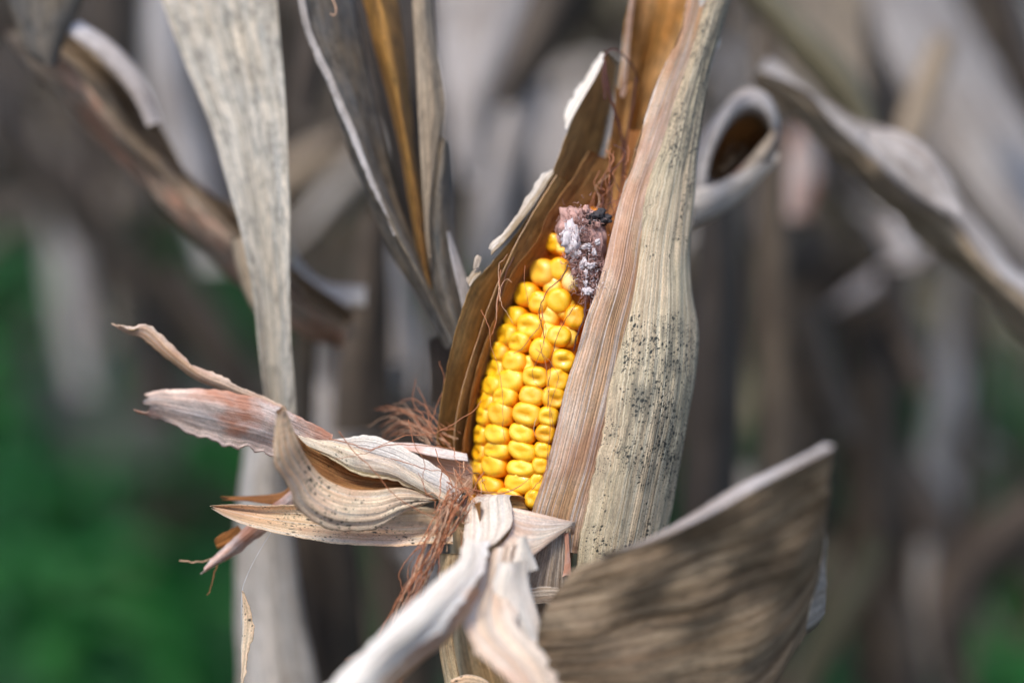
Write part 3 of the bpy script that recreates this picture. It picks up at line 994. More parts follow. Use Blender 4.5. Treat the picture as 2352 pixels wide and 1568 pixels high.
# more blades crossing between the plants behind
rb = random.Random(31)
for root, n_, xr, yr, dr in ((pf, 26, (1640, 2380), (-60, 1250), (300, 900)), (pm, 9, (690, 1080), (250, 1250), (280, 600)), (pg, 7, (-20, 520), (-60, 420), (420, 900))):
    for _ in range(n_):
        x, y, d = rb.uniform(*xr), rb.uniform(*yr), rb.uniform(*dr)
        L_, w_ = rb.uniform(280, 560), rb.uniform(28, 80)
        an = rb.choice((rb.uniform(1.2, 1.95), rb.uniform(.5, 1.1), rb.uniform(2.1, 2.7)))
        bend = rb.uniform(-.5, .5)
        ea, eb = [], []
        px_, py_ = x, y
        for k in range(5):
            t = k / 4
            a_ = an + bend * t
            ww = w_ * (0.55 + t if t < .4 else 1.0) * max(.08, 1 - max(0, t - .45) ** 1.5 * 2.2) * .5
            ea.append((px_ - math.sin(a_) * ww, py_ + math.cos(a_) * ww))
            eb.append((px_ + math.sin(a_) * ww, py_ - math.cos(a_) * ww))
            px_ += math.cos(a_) * L_ / 4
            py_ += math.sin(a_) * L_ / 4
        mt = rb.choice(('leaf_lilac', 'leaf_greybrown', 'leaf_greybrown', 'leaf_tan', 'leaf_dark', 'leaf_dark', 'leaf_back'))
        leaf('leaf', edges(ea, eb, d, d + rb.uniform(-25, 25), [(.5, -d * .04)]), [M[mt]], root, nu=6, nv=24, thick=0.0005, wrinkle=0.003)

# broad green weeds low on the left and the right
for i, (x, y, d, s, lab) in enumerate((
        (170, 1330, 1050, 1.0, 'lush green weed low at the left behind the ear'),
        (420, 1000, 1400, 1.0, 'green weed left of the pale hanging leaf'),
        (60, 880, 1500, 1.1, 'dark green weed at the left edge'),
        (10, 560, 1700, 1.1, 'tall dark green weed reaching up the left edge'),
        (2330, 1480, 900, .9, 'green weed at the lower right corner'),
        (2300, 860, 1500, 1.2, 'dark green weed at the right edge'))):
    c = P(x, y, d)
    w = thing('weed_plant', lab, 'weed', (c.x, c.y, 0))
    rnd = random.Random(40 + i)
    vs_, fs_ = [], []
    tube(vs_, fs_, [Vector((c.x, c.y, 0)), Vector((c.x + .01, c.y, c.z * .6)), Vector((c.x, c.y, c.z))], 0.004, 0.002, 6, 8)
    link_mesh('stem', vs_, fs_, [M['weed_lush']], w, uvs=[(0, v.z * 100) for v in vs_])
    for k in range(14):
        z = c.z * (0.35 + 0.68 * rnd.random())
        rows = blade_rows(Vector((c.x, c.y, z)), rnd.uniform(0, 6.28), rnd.uniform(.1, .9), rnd.uniform(.14, .24) * s, rnd.uniform(.05, .09) * s, rnd.uniform(1.0, 1.8), rnd.uniform(-.6, .6), rnd)
        leaf_pts('leaf', rows, [M['weed_lush']], w, nu=4, nv=10, thick=0.0005, wrinkle=0.004)
# ------------------------------------------------------------------ bundle of folded blades behind the ear
pb = thing('corn_plant', 'dried corn plant behind the ear with a bundle of folded dark and amber leaves', 'corn plant', ground_under(1080, 1100, 70))
near_stalk(pb, 0.9, 0.011)
ND = dict(nu=14, nv=70, thick=0.0004, wrinkle=0.0009)
rows = edges([(762, 215), (800, 345), (852, 480), (910, 605), (970, 700), (1026, 795)], [(800, 215), (850, 345), (905, 470), (960, 590), (1010, 690), (1042, 795)], 38, 33)
leaf('leaf', rows, [M['leaf_slate']], pb, bulge=.001, label="narrow olive fold under the slate leaf", **ND)
a = [(676, -40), (700, 75), (745, 180), (792, 290), (852, 430), (920, 560), (985, 680), (1035, 785)]
b = [(806, -40), (826, 80), (850, 200), (878, 330), (908, 450), (955, 570), (1002, 690), (1050, 790)]
rows = edges(a, b, [26, 26, 26, 25, 25, 24, 24, 24], [44, 43, 42, 40, 38, 35, 31, 28], [(0.12, -1.5), (0.55, -3)])
leaf('leaf', rows, [M['leaf_slate']], pb, label="slate grey folded leaf with a pale left rim", **ND)
rows = edges([(676, -40), (700, 75), (745, 180), (792, 290), (852, 430), (905, 540)], [(694, -40), (718, 75), (766, 180), (812, 290), (866, 430), (912, 540)], 24, 24)
leaf('rim', rows, [M['leaf_lilac']], pb, rag=(.0006, .0003), nu=6, nv=80, thick=.0003, wrinkle=.0004)
a = [(822, -40), (852, 80), (888, 220), (918, 360), (942, 480), (962, 600), (985, 690)]
b = [(908, -40), (924, 90), (942, 230), (958, 360), (976, 480), (984, 600), (1000, 690)]
rows = edges(a, b, 40, 42, [(0.5, -10)])
leaf('leaf', rows, [M['leaf_amber']], pb, label="amber brown leaf folded inside the bundle", **ND)
rows = edges([(800, -40), (850, 150), (890, 330), (930, 520), (1000, 720)], [(1000, -40), (1010, 150), (1010, 330), (1010, 520), (1060, 720)], 58, 58)
leaf('leaf', rows, [M['leaf_dark']], pb, **ND)  # dark sheet added behind the folds for the shaded gaps
a = [(943, -40), (950, 90), (957, 200), (964, 320), (971, 450), (977, 540), (986, 620)]
b = [(988, -40), (999, 70), (1014, 170), (1022, 245), (1014, 330), (998, 420), (990, 560)]
rows = edges(a, b, 28, 32, [(0.5, -3)])
leaf('leaf', rows, [M['leaf_tan']], pb, label="narrow grey tan leaf along the right of the bundle", **ND)
a = [(1016, 310), (996, 400), (984, 480), (984, 580), (1005, 690), (1040, 780)]
b = [(1030, 330), (1042, 430), (1050, 540), (1062, 620), (1074, 700), (1078, 770)]
rows = edges(a, b, 30, 38, [(0.45, -5)])
leaf('leaf', rows, [M['leaf_slate']], pb, label="dark mottled leaf closing the bundle's right side", **ND)
rows = edges([(1030, 530), (1040, 600), (1058, 680), (1070, 740)], [(1036, 530), (1056, 590), (1076, 650), (1086, 720)], 22, 26)
leaf('leaf', rows, [M['leaf_lilac']], pb, **ND)
rows = edges([(980, 780), (985, 850), (985, 930)], [(1070, 740), (1060, 830), (1040, 930)], 60, 64)
leaf('leaf', rows, [M['leaf_dark']], pb, **ND)
vs_, fs_ = [], []
tube(vs_, fs_, [P(760, -10, 22), P(772, 20, 21), P(768, 36, 21), P(758, 32, 21)], .0003, .0002)
link_mesh('curl', vs_, fs_, [M['silk_pale']], pb, uvs=None)

# ------------------------------------------------------------------ the ear
ear = thing('corn_ear', 'ripe yellow corn ear in torn dry husks, tip mouldy, silk hanging below', 'corn ear', P(1150, 1400, 20))
AX = [(1180, 1238, 165, 23), (1090, 1250, 175, 24), (945, 1265, 180, 24.5), (800, 1290, 170, 25), (700, 1313, 150, 25.5), (600, 1334, 122, 26), (545, 1350, 95, 26), (490, 1368, 42, 26)]
PXM = 0.72 * FOCUS / W0


def axis_at(y):
    """axis point, radius (m) where the axis crosses photograph row y"""
    pts = AX
    if y >= pts[0][0]:
        i = 0
    else:
        i = len(pts) - 2
        for k in range(len(pts) - 1):
            if pts[k][0] >= y >= pts[k + 1][0]:
                i = k
                break
    t = (pts[i][0] - y) / (pts[i][0] - pts[i + 1][0])
    q = [pts[i][j] * (1 - t) + pts[i + 1][j] * t for j in range(4)]
    return P(q[1], q[0], q[3]), max(0.003, q[2] * PXM * (1 + q[3] / 440))


AXD = (axis_at(500)[0] - axis_at(1180)[0]).normalized()
FRONT = (-CZ - AXD * (-CZ).dot(AXD)).normalized()
SIDE = AXD.cross(FRONT).normalized()
if SIDE.dot(CX) < 0:
    SIDE = -SIDE


def ear_surface(y, phi, lift=0.0):
    c, r = axis_at(y)
    n = SIDE * math.sin(phi) + FRONT * math.cos(phi)
    return c + n * (r + lift), n


def ear_from_pixel(x, y):
    yy, phi = y, 0.0
    for _ in range(12):
        c, r = axis_at(yy)
        cx, cy = proj(c)
        rp = r / PXM * 0.95
        p, n = ear_surface(yy, phi)
        px, py = proj(p)
        phi += max(-.3, min(.3, (x - px) / rp))
        phi = max(-1.5, min(1.5, phi))
        yy += (y - py)
    p, n = ear_surface(yy, phi)
    return p, n, yy, phi


def kernel_mesh(name, mat, dent, roundness, seed, beak=0.0):
    rnd = random.Random(seed)
    prof = [(0.42, 0.0), (0.60, 0.18), (0.78, 0.40), (0.92, 0.60), (1.0, 0.76), (0.975, 0.84), (0.90, 0.91), (0.77, 0.96), (0.58, 0.99), (0.38, 1.003), (0.18, 1.008)]
    if roundness > 0:
        prof2 = [(0.45, 0.0), (0.64, 0.16), (0.83, 0.34), (0.95, 0.50), (1.0, 0.64), (0.965, 0.77), (0.86, 0.87), (0.69, 0.945), (0.50, 0.985), (0.32, 1.0), (0.15, 1.005)]
        prof = [(a[0] * (1 - roundness) + b[0] * roundness, a[1] * (1 - roundness) + b[1] * roundness) for a, b in zip(prof, prof2)]
    ns = 28
    v, f = [], []
    ex = 2.0 + 0.65 * (1 - roundness)
    sk = rnd.uniform(-.10, .10)
    GW = rnd.uniform(.09, .15)
    oy, ox, tl = rnd.uniform(-.05, .09), rnd.uniform(-.08, .08), rnd.uniform(-.18, .18)
    for r, z in prof:
        for s in range(ns):
            th = 2 * math.pi * s / ns
            c, si = math.cos(th), math.sin(th)
            q = (abs(c) ** ex + abs(si) ** ex) ** (-1 / ex)
            x, y = c * q * r * 0.5, si * q * r * 0.5
            zz = z - 0.5
            yy_ = y + oy + tl * x + .05 * math.sin(x * 7 + seed)
            g = math.exp(-(yy_ / (GW if yy_ > 0 else GW * 1.5)) ** 2) * math.exp(-(abs(x - ox) / 0.27) ** 3)
            zz -= dent * g * (1 if z > 0.5 else 0)
            if beak:
                zz += beak * math.exp(-((x) ** 2 + (y - .36) ** 2) / 0.006) * (1 if z > .6 else 0)
            zz += 0.035 * mnoise.noise(Vector((x * 3 + seed, y * 3, z * 2)))
            x += 0.03 * mnoise.noise(Vector((x * 2 + seed, y * 2 + 7, z * 2))) + sk * y
            v.append((x, y, zz))
    n = len(prof)
    for k in range(n - 1):
        for s in range(ns):
            a, b = k * ns + s, k * ns + (s + 1) % ns
            f.append((a, b, b + ns, a + ns))
    g = math.exp(-(oy / GW) ** 2)
    v.append((0, 0, 0.51 - dent * g))
    for s in range(ns):
        f.append(((n - 1) * ns + s, (n - 1) * ns + (s + 1) % ns, n * ns))
    f.append(tuple(range(ns))[::-1])
    me = bpy.data.meshes.new(name)
    me.from_pydata(v, [], f)
    me.materials.append(mat)
    me.polygons.foreach_set("use_smooth", [True] * len(me.polygons))
    me.update()
    return me


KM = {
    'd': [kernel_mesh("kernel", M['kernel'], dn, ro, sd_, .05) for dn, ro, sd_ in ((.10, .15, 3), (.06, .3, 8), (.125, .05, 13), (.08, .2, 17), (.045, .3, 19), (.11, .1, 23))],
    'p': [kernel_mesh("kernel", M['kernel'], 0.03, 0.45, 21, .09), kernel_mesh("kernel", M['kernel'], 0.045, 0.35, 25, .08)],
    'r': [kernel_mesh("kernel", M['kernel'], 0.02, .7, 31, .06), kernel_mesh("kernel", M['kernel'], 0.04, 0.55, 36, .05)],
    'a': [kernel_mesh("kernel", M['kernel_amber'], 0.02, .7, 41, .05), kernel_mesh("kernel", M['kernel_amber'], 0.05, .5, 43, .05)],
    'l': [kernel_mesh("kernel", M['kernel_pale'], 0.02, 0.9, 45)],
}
krnd = random.Random(4)
kernel_n = [0]


def kernel(pos, n, w, h, dep, kind, roll=0.0, tilt=0.0):
    me = krnd.choice(KM[kind])
    o = bpy.data.objects.new('kernel', me)
    COL.objects.link(o)
    y = (AXD - n * AXD.dot(n)).normalized()
    z = (n + y * tilt).normalized()
    y = (y - z * y.dot(z)).normalized()
    x = y.cross(z).normalized()
    m = Matrix((x, y, z)).transposed().to_4x4()
    m = m @ Matrix.Rotation(roll, 4, 'Z')
    m.translation = pos - z * (dep * 0.5) - Vector(ear.location)
    o.parent = ear
    o.matrix_local = m @ Matrix.Diagonal((w, h, dep, 1.0))
    kernel_n[0] += 1


def z1(x, y):
    return x / 3.413 + 976.2, y / 3.413 + 488.1


def z2(x, y):
    return x / 3.413 + 976.2, y / 3.413 + 832.6


# kernels one can see: (x, y, width, height, kind) read off two enlargements of the photograph
K1 = [(980, 230, 150, 170, 'p'), (1062, 262, 120, 150, 'a'), (885, 462, 185, 240, 'a'), (1032, 442, 185, 205, 'r'), (1150, 532, 165, 190, 'l'),
      (745, 632, 150, 215, 'p'), (860, 692, 160, 195, 'p'), (1032, 690, 205, 215, 'r'), (1185, 815, 180, 215, 'p'),
      (660, 812, 135, 195, 'p'), (795, 885, 205, 215, 'd'), (1045, 958, 200, 180, 'd'), (598, 950, 130, 190, 'd'),
      (705, 1012, 155, 180, 'd'), (892, 1072, 195, 210, 'r'), (1090, 1160, 200, 185, 'd'), (545, 1082, 120, 180, 'p'),
      (655, 1165, 180, 205, 'p'), (512, 1218, 125, 185, 'd')]
K2 = [(850, 115, 205, 180, 'd'), (820, 255, 205, 180, 'd'), (785, 397, 235, 200, 'd'), (738, 548, 215, 170, 'd'), (742, 693, 245, 165, 'd'), (737, 820, 235, 150, 'd'), (715, 942, 240, 185, 'p'),
      (1040, 130, 215, 205, 'p'), (1012, 272, 200, 180, 'd'), (968, 420, 170, 170, 'd'), (945, 556, 170, 165, 'd'), (925, 690, 165, 150, 'd'), (905, 812, 160, 150, 'd'), (880, 942, 150, 170, 'd'), (845, 1070, 150, 170, 'p'),
      (627, 135, 215, 215, 'd'), (590, 262, 175, 175, 'd'), (553, 397, 210, 210, 'd'), (530, 548, 205, 175, 'd'), (525, 675, 190, 160, 'd'), (495, 800, 210, 195, 'p'), (470, 955, 210, 170, 'p'),
      (492, 178, 135, 185, 'd'), (445, 300, 120, 185, 'p'), (430, 410, 120, 170, 'd'), (402, 560, 125, 185, 'd'), (388, 690, 130, 170, 'd'), (378, 810, 130, 160, 'p'), (350, 905, 130, 170, 'p'),
      (640, 1035, 200, 130, 'p'), (520, 1060, 190, 130, 'p')]
placed = []
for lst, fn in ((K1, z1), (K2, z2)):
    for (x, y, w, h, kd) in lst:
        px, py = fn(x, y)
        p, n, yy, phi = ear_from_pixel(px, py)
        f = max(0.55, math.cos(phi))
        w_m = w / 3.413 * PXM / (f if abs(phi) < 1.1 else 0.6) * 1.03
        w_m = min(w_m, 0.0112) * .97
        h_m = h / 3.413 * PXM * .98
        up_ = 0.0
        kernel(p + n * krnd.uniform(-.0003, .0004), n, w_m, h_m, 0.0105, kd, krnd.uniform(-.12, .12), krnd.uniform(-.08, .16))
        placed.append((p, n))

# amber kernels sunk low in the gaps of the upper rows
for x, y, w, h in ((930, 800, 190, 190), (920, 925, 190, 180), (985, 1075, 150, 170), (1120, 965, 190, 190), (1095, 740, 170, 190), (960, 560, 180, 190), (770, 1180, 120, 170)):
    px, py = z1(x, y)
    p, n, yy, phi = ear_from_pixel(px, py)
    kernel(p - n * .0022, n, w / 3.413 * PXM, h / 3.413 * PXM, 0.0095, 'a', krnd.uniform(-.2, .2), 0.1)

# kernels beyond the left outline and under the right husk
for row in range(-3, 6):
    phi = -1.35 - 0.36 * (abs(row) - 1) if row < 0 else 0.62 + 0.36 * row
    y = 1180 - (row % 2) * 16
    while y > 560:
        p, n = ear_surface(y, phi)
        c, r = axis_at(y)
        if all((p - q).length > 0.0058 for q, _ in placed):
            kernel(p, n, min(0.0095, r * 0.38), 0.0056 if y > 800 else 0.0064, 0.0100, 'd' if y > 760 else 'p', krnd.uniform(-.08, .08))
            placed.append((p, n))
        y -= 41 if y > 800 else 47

# cob
cv, cf = [], []
sides, n = 36, 40
for k in range(n + 1):
    y = 1215 - (1215 - 480) * k / n
    c, r = axis_at(y)
    rr_ = max(0.0022, r - 0.0058)
    for s in range(sides):
        th = 6.2832 * s / sides
        q = c + (SIDE * math.cos(th) + FRONT * math.sin(th)) * (rr_ * (1 + .05 * mnoise.noise(Vector((math.cos(th) * 3, math.sin(th) * 3, k * .8)))))
        cv.append(q)
for k in range(n):
    for s in range(sides):
        a_, b_ = k * sides + s, k * sides + (s + 1) % sides
        cf.append((a_, b_, b_ + sides, a_ + sides))
cf.append(tuple(range(sides))[::-1])
cf.append(tuple(n * sides + s for s in range(sides)))
link_mesh('cob', cv, cf, [M['cob']], ear)


# mouldy tip: a lumpy core, white patches, dark crumbs and short chaff hairs
def lump(verts, faces, c, r, seed, sq=(1, 1, 1), amp=.35, nlat=9, nlon=14):
    b0 = len(verts)
    for i in range(nlat + 1):
        th = math.pi * i / nlat
        for j in range(nlon):
            ph = 6.2832 * j / nlon
            d = Vector((math.sin(th) * math.cos(ph), math.sin(th) * math.sin(ph), math.cos(th)))
            q = 1 + amp * mnoise.noise(d * 1.7 + Vector((seed, 0, seed))) + amp * .5 * mnoise.noise(d * 5 + Vector((seed, 3, 0)))
            verts.append(c + (CX * d.x * sq[0] + CY * d.y * sq[1] + CZ * d.z * sq[2]) * r * q)
    for i in range(nlat):
        for j in range(nlon):
            a_, b_ = b0 + i * nlon + j, b0 + i * nlon + (j + 1) % nlon
            faces.append((a_, b_, b_ + nlon, a_ + nlon))


tr_ = random.Random(15)
v, f = [], []
lump(v, f, P(1346, 575, 12), 0.0082, 3, (0.8, 1.45, .9), .3, 40, 60)
lump(v, f, P(1328, 526, 13), 0.0062, 8, (1.1, 1, .9), .5, 24, 36)
lump(v, f, P(1354, 642, 8), 0.0042, 9, (.7, 1.3, .9), .5, 24, 36)
for k in range(80):
    t = tr_.random()
    x, y = 1326 + 30 * t + tr_.gauss(0, 15), 505 + 160 * t + tr_.gauss(0, 15)
    lump(v, f, P(x, y, 5.5 - 3 * t + tr_.uniform(-1, 1.5)), tr_.uniform(.0005, .0014), k * 1.7, (1, tr_.uniform(.7, 1.5), .6), 1.0, 8, 11)
link_mesh('cob_tip', v, f, [M['mould_purple']], ear, label="mouldy purple brown tip of the cob")
v, f = [], []
for x, y, d, r, sq in ((1312, 553, 1.5, .0026, (.8, 1.5, .5)), (1308, 540, 2.5, .0020, (1.1, .8, .5)), (1348, 566, 1, .0017, (1.2, .7, .5)), (1334, 525, 4, .0014, (1.3, .7, .5)), (1342, 600, 0, .0015, (.7, 1.3, .5)),
                      (1356, 610, -1, .0016, (1.2, .8, .6)), (1336, 612, 0, .0013, (.8, 1.2, .5)), (1350, 670, -2, .0017, (1.2, .9, .5)), (1346, 628, -1, .0012, (.6, 1.4, .5)), (1364, 580, 0, .0013, (.8, 1.2, .5)),
                      (1372, 556, 0, .0012, (.9, 1.1, .5)), (1330, 580, .5, .001, (1, 1, .5)), (1345, 650, -1.5, .0011, (.8, 1.2, .5))):
    lump(v, f, P(x, y, d + .3), r * (1.15 if y < 560 and x < 1320 else .68), x * .37, sq, 1.0, 18, 26)
link_mesh('mould_patch', v, f, [M['mould_white']], ear, kind='stuff')
v, f = [], []
for _ in range(30):
    x, y = tr_.gauss(1360, 18), tr_.gauss(500, 10)
    lump(v, f, P(x, y, 8 + tr_.uniform(-4, 5)), tr_.uniform(.0005, .0015), _, (1.3, .8, .8), 1.0, 8, 10)
link_mesh('dark_crumb', v, f, [M['mould_black']], ear, kind='stuff')
v, f = [], []
for _ in range(1500):
    t = tr_.random()
    x, y = 1328 + 34 * t + tr_.gauss(0, 19), 500 + 180 * t + tr_.gauss(0, 18)
    d = 5 - 4 * t + tr_.uniform(-3, 4)
    a0 = P(x, y, d + 2)
    L_ = tr_.uniform(4, 16)
    an = tr_.uniform(0, 6.28)
    a1 = P(x + math.cos(an) * L_, y + math.sin(an) * L_, d - tr_.uniform(0, 3))
    tube(v, f, [a0, (a0 + a1) / 2 + Vector((tr_.uniform(-1, 1), 0, tr_.uniform(-1, 1))) * .0006, a1], tr_.uniform(.00007, .0002), .00004, 4, 4)
link_mesh('chaff', v, f, [M['mould_purple']], ear, kind='stuff')
v, f = [], []
for _ in range(150):
    t = tr_.random()
    x, y = 1328 + 34 * t + tr_.gauss(0, 17), 505 + 170 * t + tr_.gauss(0, 16)
    d = 3 - 3 * t + tr_.uniform(-2, 2)
    a0 = P(x, y, d)
    L_ = tr_.uniform(3, 10)
    an = tr_.uniform(0, 6.28)
    a1 = P(x + math.cos(an) * L_, y + math.sin(an) * L_, d - tr_.uniform(0, 2))
    tube(v, f, [a0, a1], tr_.uniform(.00008, .0002), .00006, 4, 3)
link_mesh('pale_chaff', v, f, [M['mould_white']], ear, kind='stuff')

# ------------------------------------------------------------------ husks of the ear
HQ = dict(nu=26, nv=130, thick=0.0002)
def grey_stain(u, v):
    # mould lies thick on the upper third, in a band down the middle and thinly at the foot
    s = 1.2 * max(0.0, 1 - max(0.0, v - .25) / .17) * (0.45 + 0.75 * u) - .10
    s += 0.8 * math.exp(-((v - .56) / .085) ** 2) * math.exp(-((u - .30) / .24) ** 2)
    s += 0.25 * math.exp(-((v - .66) / .07) ** 2)
    s += 0.3 * math.exp(-((u - .6) / .1) ** 2) + 0.42 * min(1.0, max(0.0, (v - .44) / .2)) * math.exp(-((u - .3) / .35) ** 2)
    return s if v < .4 else min(s, .62 + .25 * mnoise.noise(Vector((u * 9, v * 22, 3.3))))


# right outer husk, grey and speckled: torn left edge, belly, right outline, round behind the ear
tear = [(1640, -60), (1600, 60), (1560, 190), (1520, 320), (1482, 440), (1452, 550), (1425, 690), (1408, 800), (1398, 880), (1385, 970), (1368, 1060), (1352, 1130), (1335, 1210), (1322, 1300), (1310, 1420), (1290, 1560)]
right = [(1690, -60), (1655, 60), (1622, 190), (1602, 330), (1592, 450), (1583, 580), (1590, 680), (1597, 760), (1592, 860), (1580, 950), (1562, 1050), (1548, 1120), (1534, 1190), (1510, 1290), (1480, 1420), (1440, 1560)]
dt = [26, 23, 19, 14, 10, 7, 4, 2, 0, -1, -1, 0, 1, 2, 6, 12]
rows = []
for a, b, d in zip(tear, right, dt):
    w = b[0] - a[0]
    k = w / 190.0
    rows.append([(a[0], a[1], d), (a[0] + .33 * w, a[1] * .67 + b[1] * .33, d - 2.2 * k), (a[0] + .66 * w, a[1] * .34 + b[1] * .66, d + 1.0 * k),
                 (a[0] + .9 * w, b[1], d + 8 * k), (b[0], b[1], d + 16 * k), (b[0] - .1 * w, b[1], d + 26 * k + 4), (b[0] - .55 * w, b[1], d + 36 * k + 6)])
leaf('husk_leaf', rows, [M['husk_grey'], M['husk_brown2']], ear, label="grey outer husk leaf spotted with black mould", wrinkle=.0011, rag=(.0009, 0), flute=.00025, ffreq=1500, nu=44, nv=170, thick=.0004, stain_fn=grey_stain)
# inner strip along the kernels
a = [(1580, -60), (1572, 20), (1548, 100), (1510, 190), (1478, 280), (1450, 370), (1425, 450), (1404, 540), (1392, 600), (1372, 660), (1345, 735), (1325, 800), (1302, 870), (1288, 930), (1272, 1000), (1255, 1070), (1240, 1120), (1222, 1180), (1215, 1260)]
b = [(1655, -60), (1630, 30), (1610, 110), (1585, 190), (1560, 280), (1530, 370), (1505, 460), (1485, 550), (1475, 620), (1462, 690), (1446, 760), (1436, 830), (1428, 890), (1415, 950), (1400, 1010), (1385, 1080), (1370, 1130), (1352, 1200), (1340, 1270)]
da = [23, 21, 18, 16, 13.5, 11, 8.5, 4, 1.5, -1, -2.5, -3, -3.4, -3.2, -3, -2.6, -2, -1, 2]
db = [29, 27, 24, 21, 18, 15, 12, 8, 6, 4.4, 3.4, 2.8, 2.4, 2, 1.6, 1.6, 2, 3, 5]
rows = []
for i in range(len(a)):
    L_, R__ = (a[i][0], a[i][1], da[i]), (b[i][0], b[i][1], db[i])
    up_ = 1.0 if i > 5 else 0.3
    rows.append([(L_[0] + 6, L_[1], L_[2] + 1.4 * up_), (L_[0] + 1, L_[1], L_[2] + .3), (L_[0] * .7 + R__[0] * .3, L_[1] * .7 + R__[1] * .3, L_[2] * .7 + R__[2] * .3 - 1.5),
                 (L_[0] * .35 + R__[0] * .65, L_[1] * .35 + R__[1] * .65, L_[2] * .35 + R__[2] * .65 - 1.2), R__])
leaf('husk_leaf', rows, [M['husk_inner'], M['husk_brown2']], ear, label="tan inner husk strip along the right of the kernels", wrinkle=.0009, rag=(.0005, 0), **HQ)

# left husks, seen from inside
o1 = [(1386, 118), (1362, 165), (1325, 245), (1298, 310), (1284, 350), (1262, 410), (1232, 465), (1195, 520), (1160, 565), (1132, 600), (1110, 625), (1085, 655), (1066, 700), (1046, 765), (1030, 830), (1018, 900), (1008, 960), (1002, 1010), (1004, 1040)]
o2 = [(1420, 150), (1410, 220), (1392, 300), (1372, 360), (1345, 420), (1315, 470), (1285, 520), (1255, 565), (1222, 610), (1200, 650), (1180, 690), (1158, 740), (1140, 790), (1122, 850), (1105, 910), (1092, 960), (1080, 1010), (1074, 1040), (1072, 1060)]
d1 = [32, 30, 26, 23, 21, 18, 16, 14, 12.5, 11.5, 11, 10.5, 10, 10, 10.5, 11, 12, 13, 14]
rows = [[(p[0], p[1], d), (p[0] * .75 + q[0] * .25, p[1] * .75 + q[1] * .25, d + 6), (p[0] * .4 + q[0] * .6, p[1] * .4 + q[1] * .6, d + 14), (q[0], q[1], d + 19)] for p, q, d in zip(o1, o2, d1)]
leaf('husk_leaf', rows, [M['husk_brown'], M['husk_white']], ear, label="outermost brown husk leaf on the left with a torn pale rim", wrinkle=.0008, rag=(.0005, 0), **HQ)
# pale turned-out rim
for ra, rb in (([(1386, 112), (1360, 150), (1325, 205), (1296, 250), (1294, 275)], [(1396, 130), (1374, 185), (1345, 235), (1318, 285), (1302, 310)]),
               ([(1266, 386), (1240, 412), (1212, 455), (1180, 498), (1150, 535), (1128, 556), (1121, 578)], [(1276, 400), (1252, 442), (1222, 488), (1190, 530), (1162, 565), (1142, 585), (1128, 596)]),
               ([(1108, 614), (1088, 618), (1074, 632), (1067, 655)], [(1118, 622), (1104, 640), (1090, 656), (1076, 676)])):
    dd = [9 + max(0, (560 - q[1]) * .045) for q in ra]
    rb = [(q[0] * .72 + p_[0] * .28, q[1] * .72 + p_[1] * .28) for p_, q in zip(ra, rb)]
    leaf('husk_rim', edges(ra, rb, [x + 2.2 for x in dd], [x - .2 for x in dd]), [M['husk_white' if ra[0][1] < 200 else 'husk_rim']], ear, rag=(.0013, 0), end=(.002, .002), nu=10, nv=110, thick=.0003, wrinkle=.0006, stain_fn=lambda u, v: u * 1.25 - .25)
leaf('husk_rim', edges([(1086, 618), (1087, 606), (1090, 594), (1096, 585)], [(1099, 614), (1103, 604), (1106, 594), (1105, 586)], 9, 8), [M['husk_mottle']], ear, end=(0, .0006), nu=8, nv=20, thick=.0003, wrinkle=.0004)
# second layer
o3 = [(1275, 400), (1238, 462), (1206, 515), (1180, 565), (1160, 610), (1140, 655), (1124, 695), (1106, 745), (1088, 800), (1074, 850), (1060, 905), (1050, 955), (1042, 1005), (1042, 1030)]
o4 = [(1352, 440), (1318, 500), (1285, 550), (1258, 590), (1232, 630), (1205, 672), (1188, 710), (1165, 755), (1145, 805), (1128, 860), (1112, 920), (1098, 970), (1088, 1020), (1084, 1042)]
d3 = [16, 13.5, 11.5, 10, 9, 8.6, 8.4, 8.6, 9, 9.5, 10, 11, 12, 13]
rows = [[(p[0], p[1], d), (p[0] * .8 + q[0] * .2, p[1] * .8 + q[1] * .2, d + 3), (p[0] * .4 + q[0] * .6, p[1] * .4 + q[1] * .6, d + 9), (q[0], q[1], d + 15)] for p, q, d in zip(o3, o4, d3)]
leaf('husk_leaf', rows, [M['husk_brown'], M['husk_white'], M['husk_inner']], ear, label="middle brown husk leaf on the left", wrinkle=.0007, rag=(.0003, 0), **HQ)
# third layer, rust inside, hugging the kernels
o5 = [(1352, 345), (1322, 400), (1295, 437), (1271, 474), (1256, 495), (1240, 540), (1212, 582), (1180, 622), (1160, 660), (1145, 700), (1128, 740), (1110, 790), (1095, 835), (1082, 885), (1072, 940), (1064, 990), (1062, 1035)]
o6 = [(1430, 380), (1395, 440), (1365, 485), (1340, 510), (1315, 530), (1285, 560), (1255, 605), (1225, 645), (1205, 685), (1185, 725), (1168, 765), (1152, 815), (1138, 860), (1122, 910), (1112, 960), (1104, 1010), (1098, 1045)]
d5 = [22, 18, 15, 13, 12, 10, 8.5, 8, 8, 8.4, 9, 9.5, 10, 11, 12, 12.5, 13]
rows = [[(p[0], p[1], d), (p[0] * .8 + q[0] * .2, p[1] * .8 + q[1] * .2, d + 3.0), (p[0] * .4 + q[0] * .6, p[1] * .4 + q[1] * .6, d + 9), (q[0], q[1], d + 17)] for p, q, d in zip(o5, o6, d5)]
leaf('husk_leaf', rows, [M['husk_brown2'], M['husk_inner']], ear, label="inner rust brown husk leaf against the kernels", wrinkle=.001, rag=(.0006, 0), **HQ)
rows = edges([(1150, 690), (1132, 740), (1114, 790), (1098, 845), (1085, 900), (1075, 950), (1066, 1000), (1060, 1045)], [(1190, 720), (1165, 770), (1150, 820), (1135, 870), (1120, 930), (1110, 980), (1100, 1030), (1095, 1065)], [9, 9.5, 10, 11, 12, 13, 13.5, 14], 26)
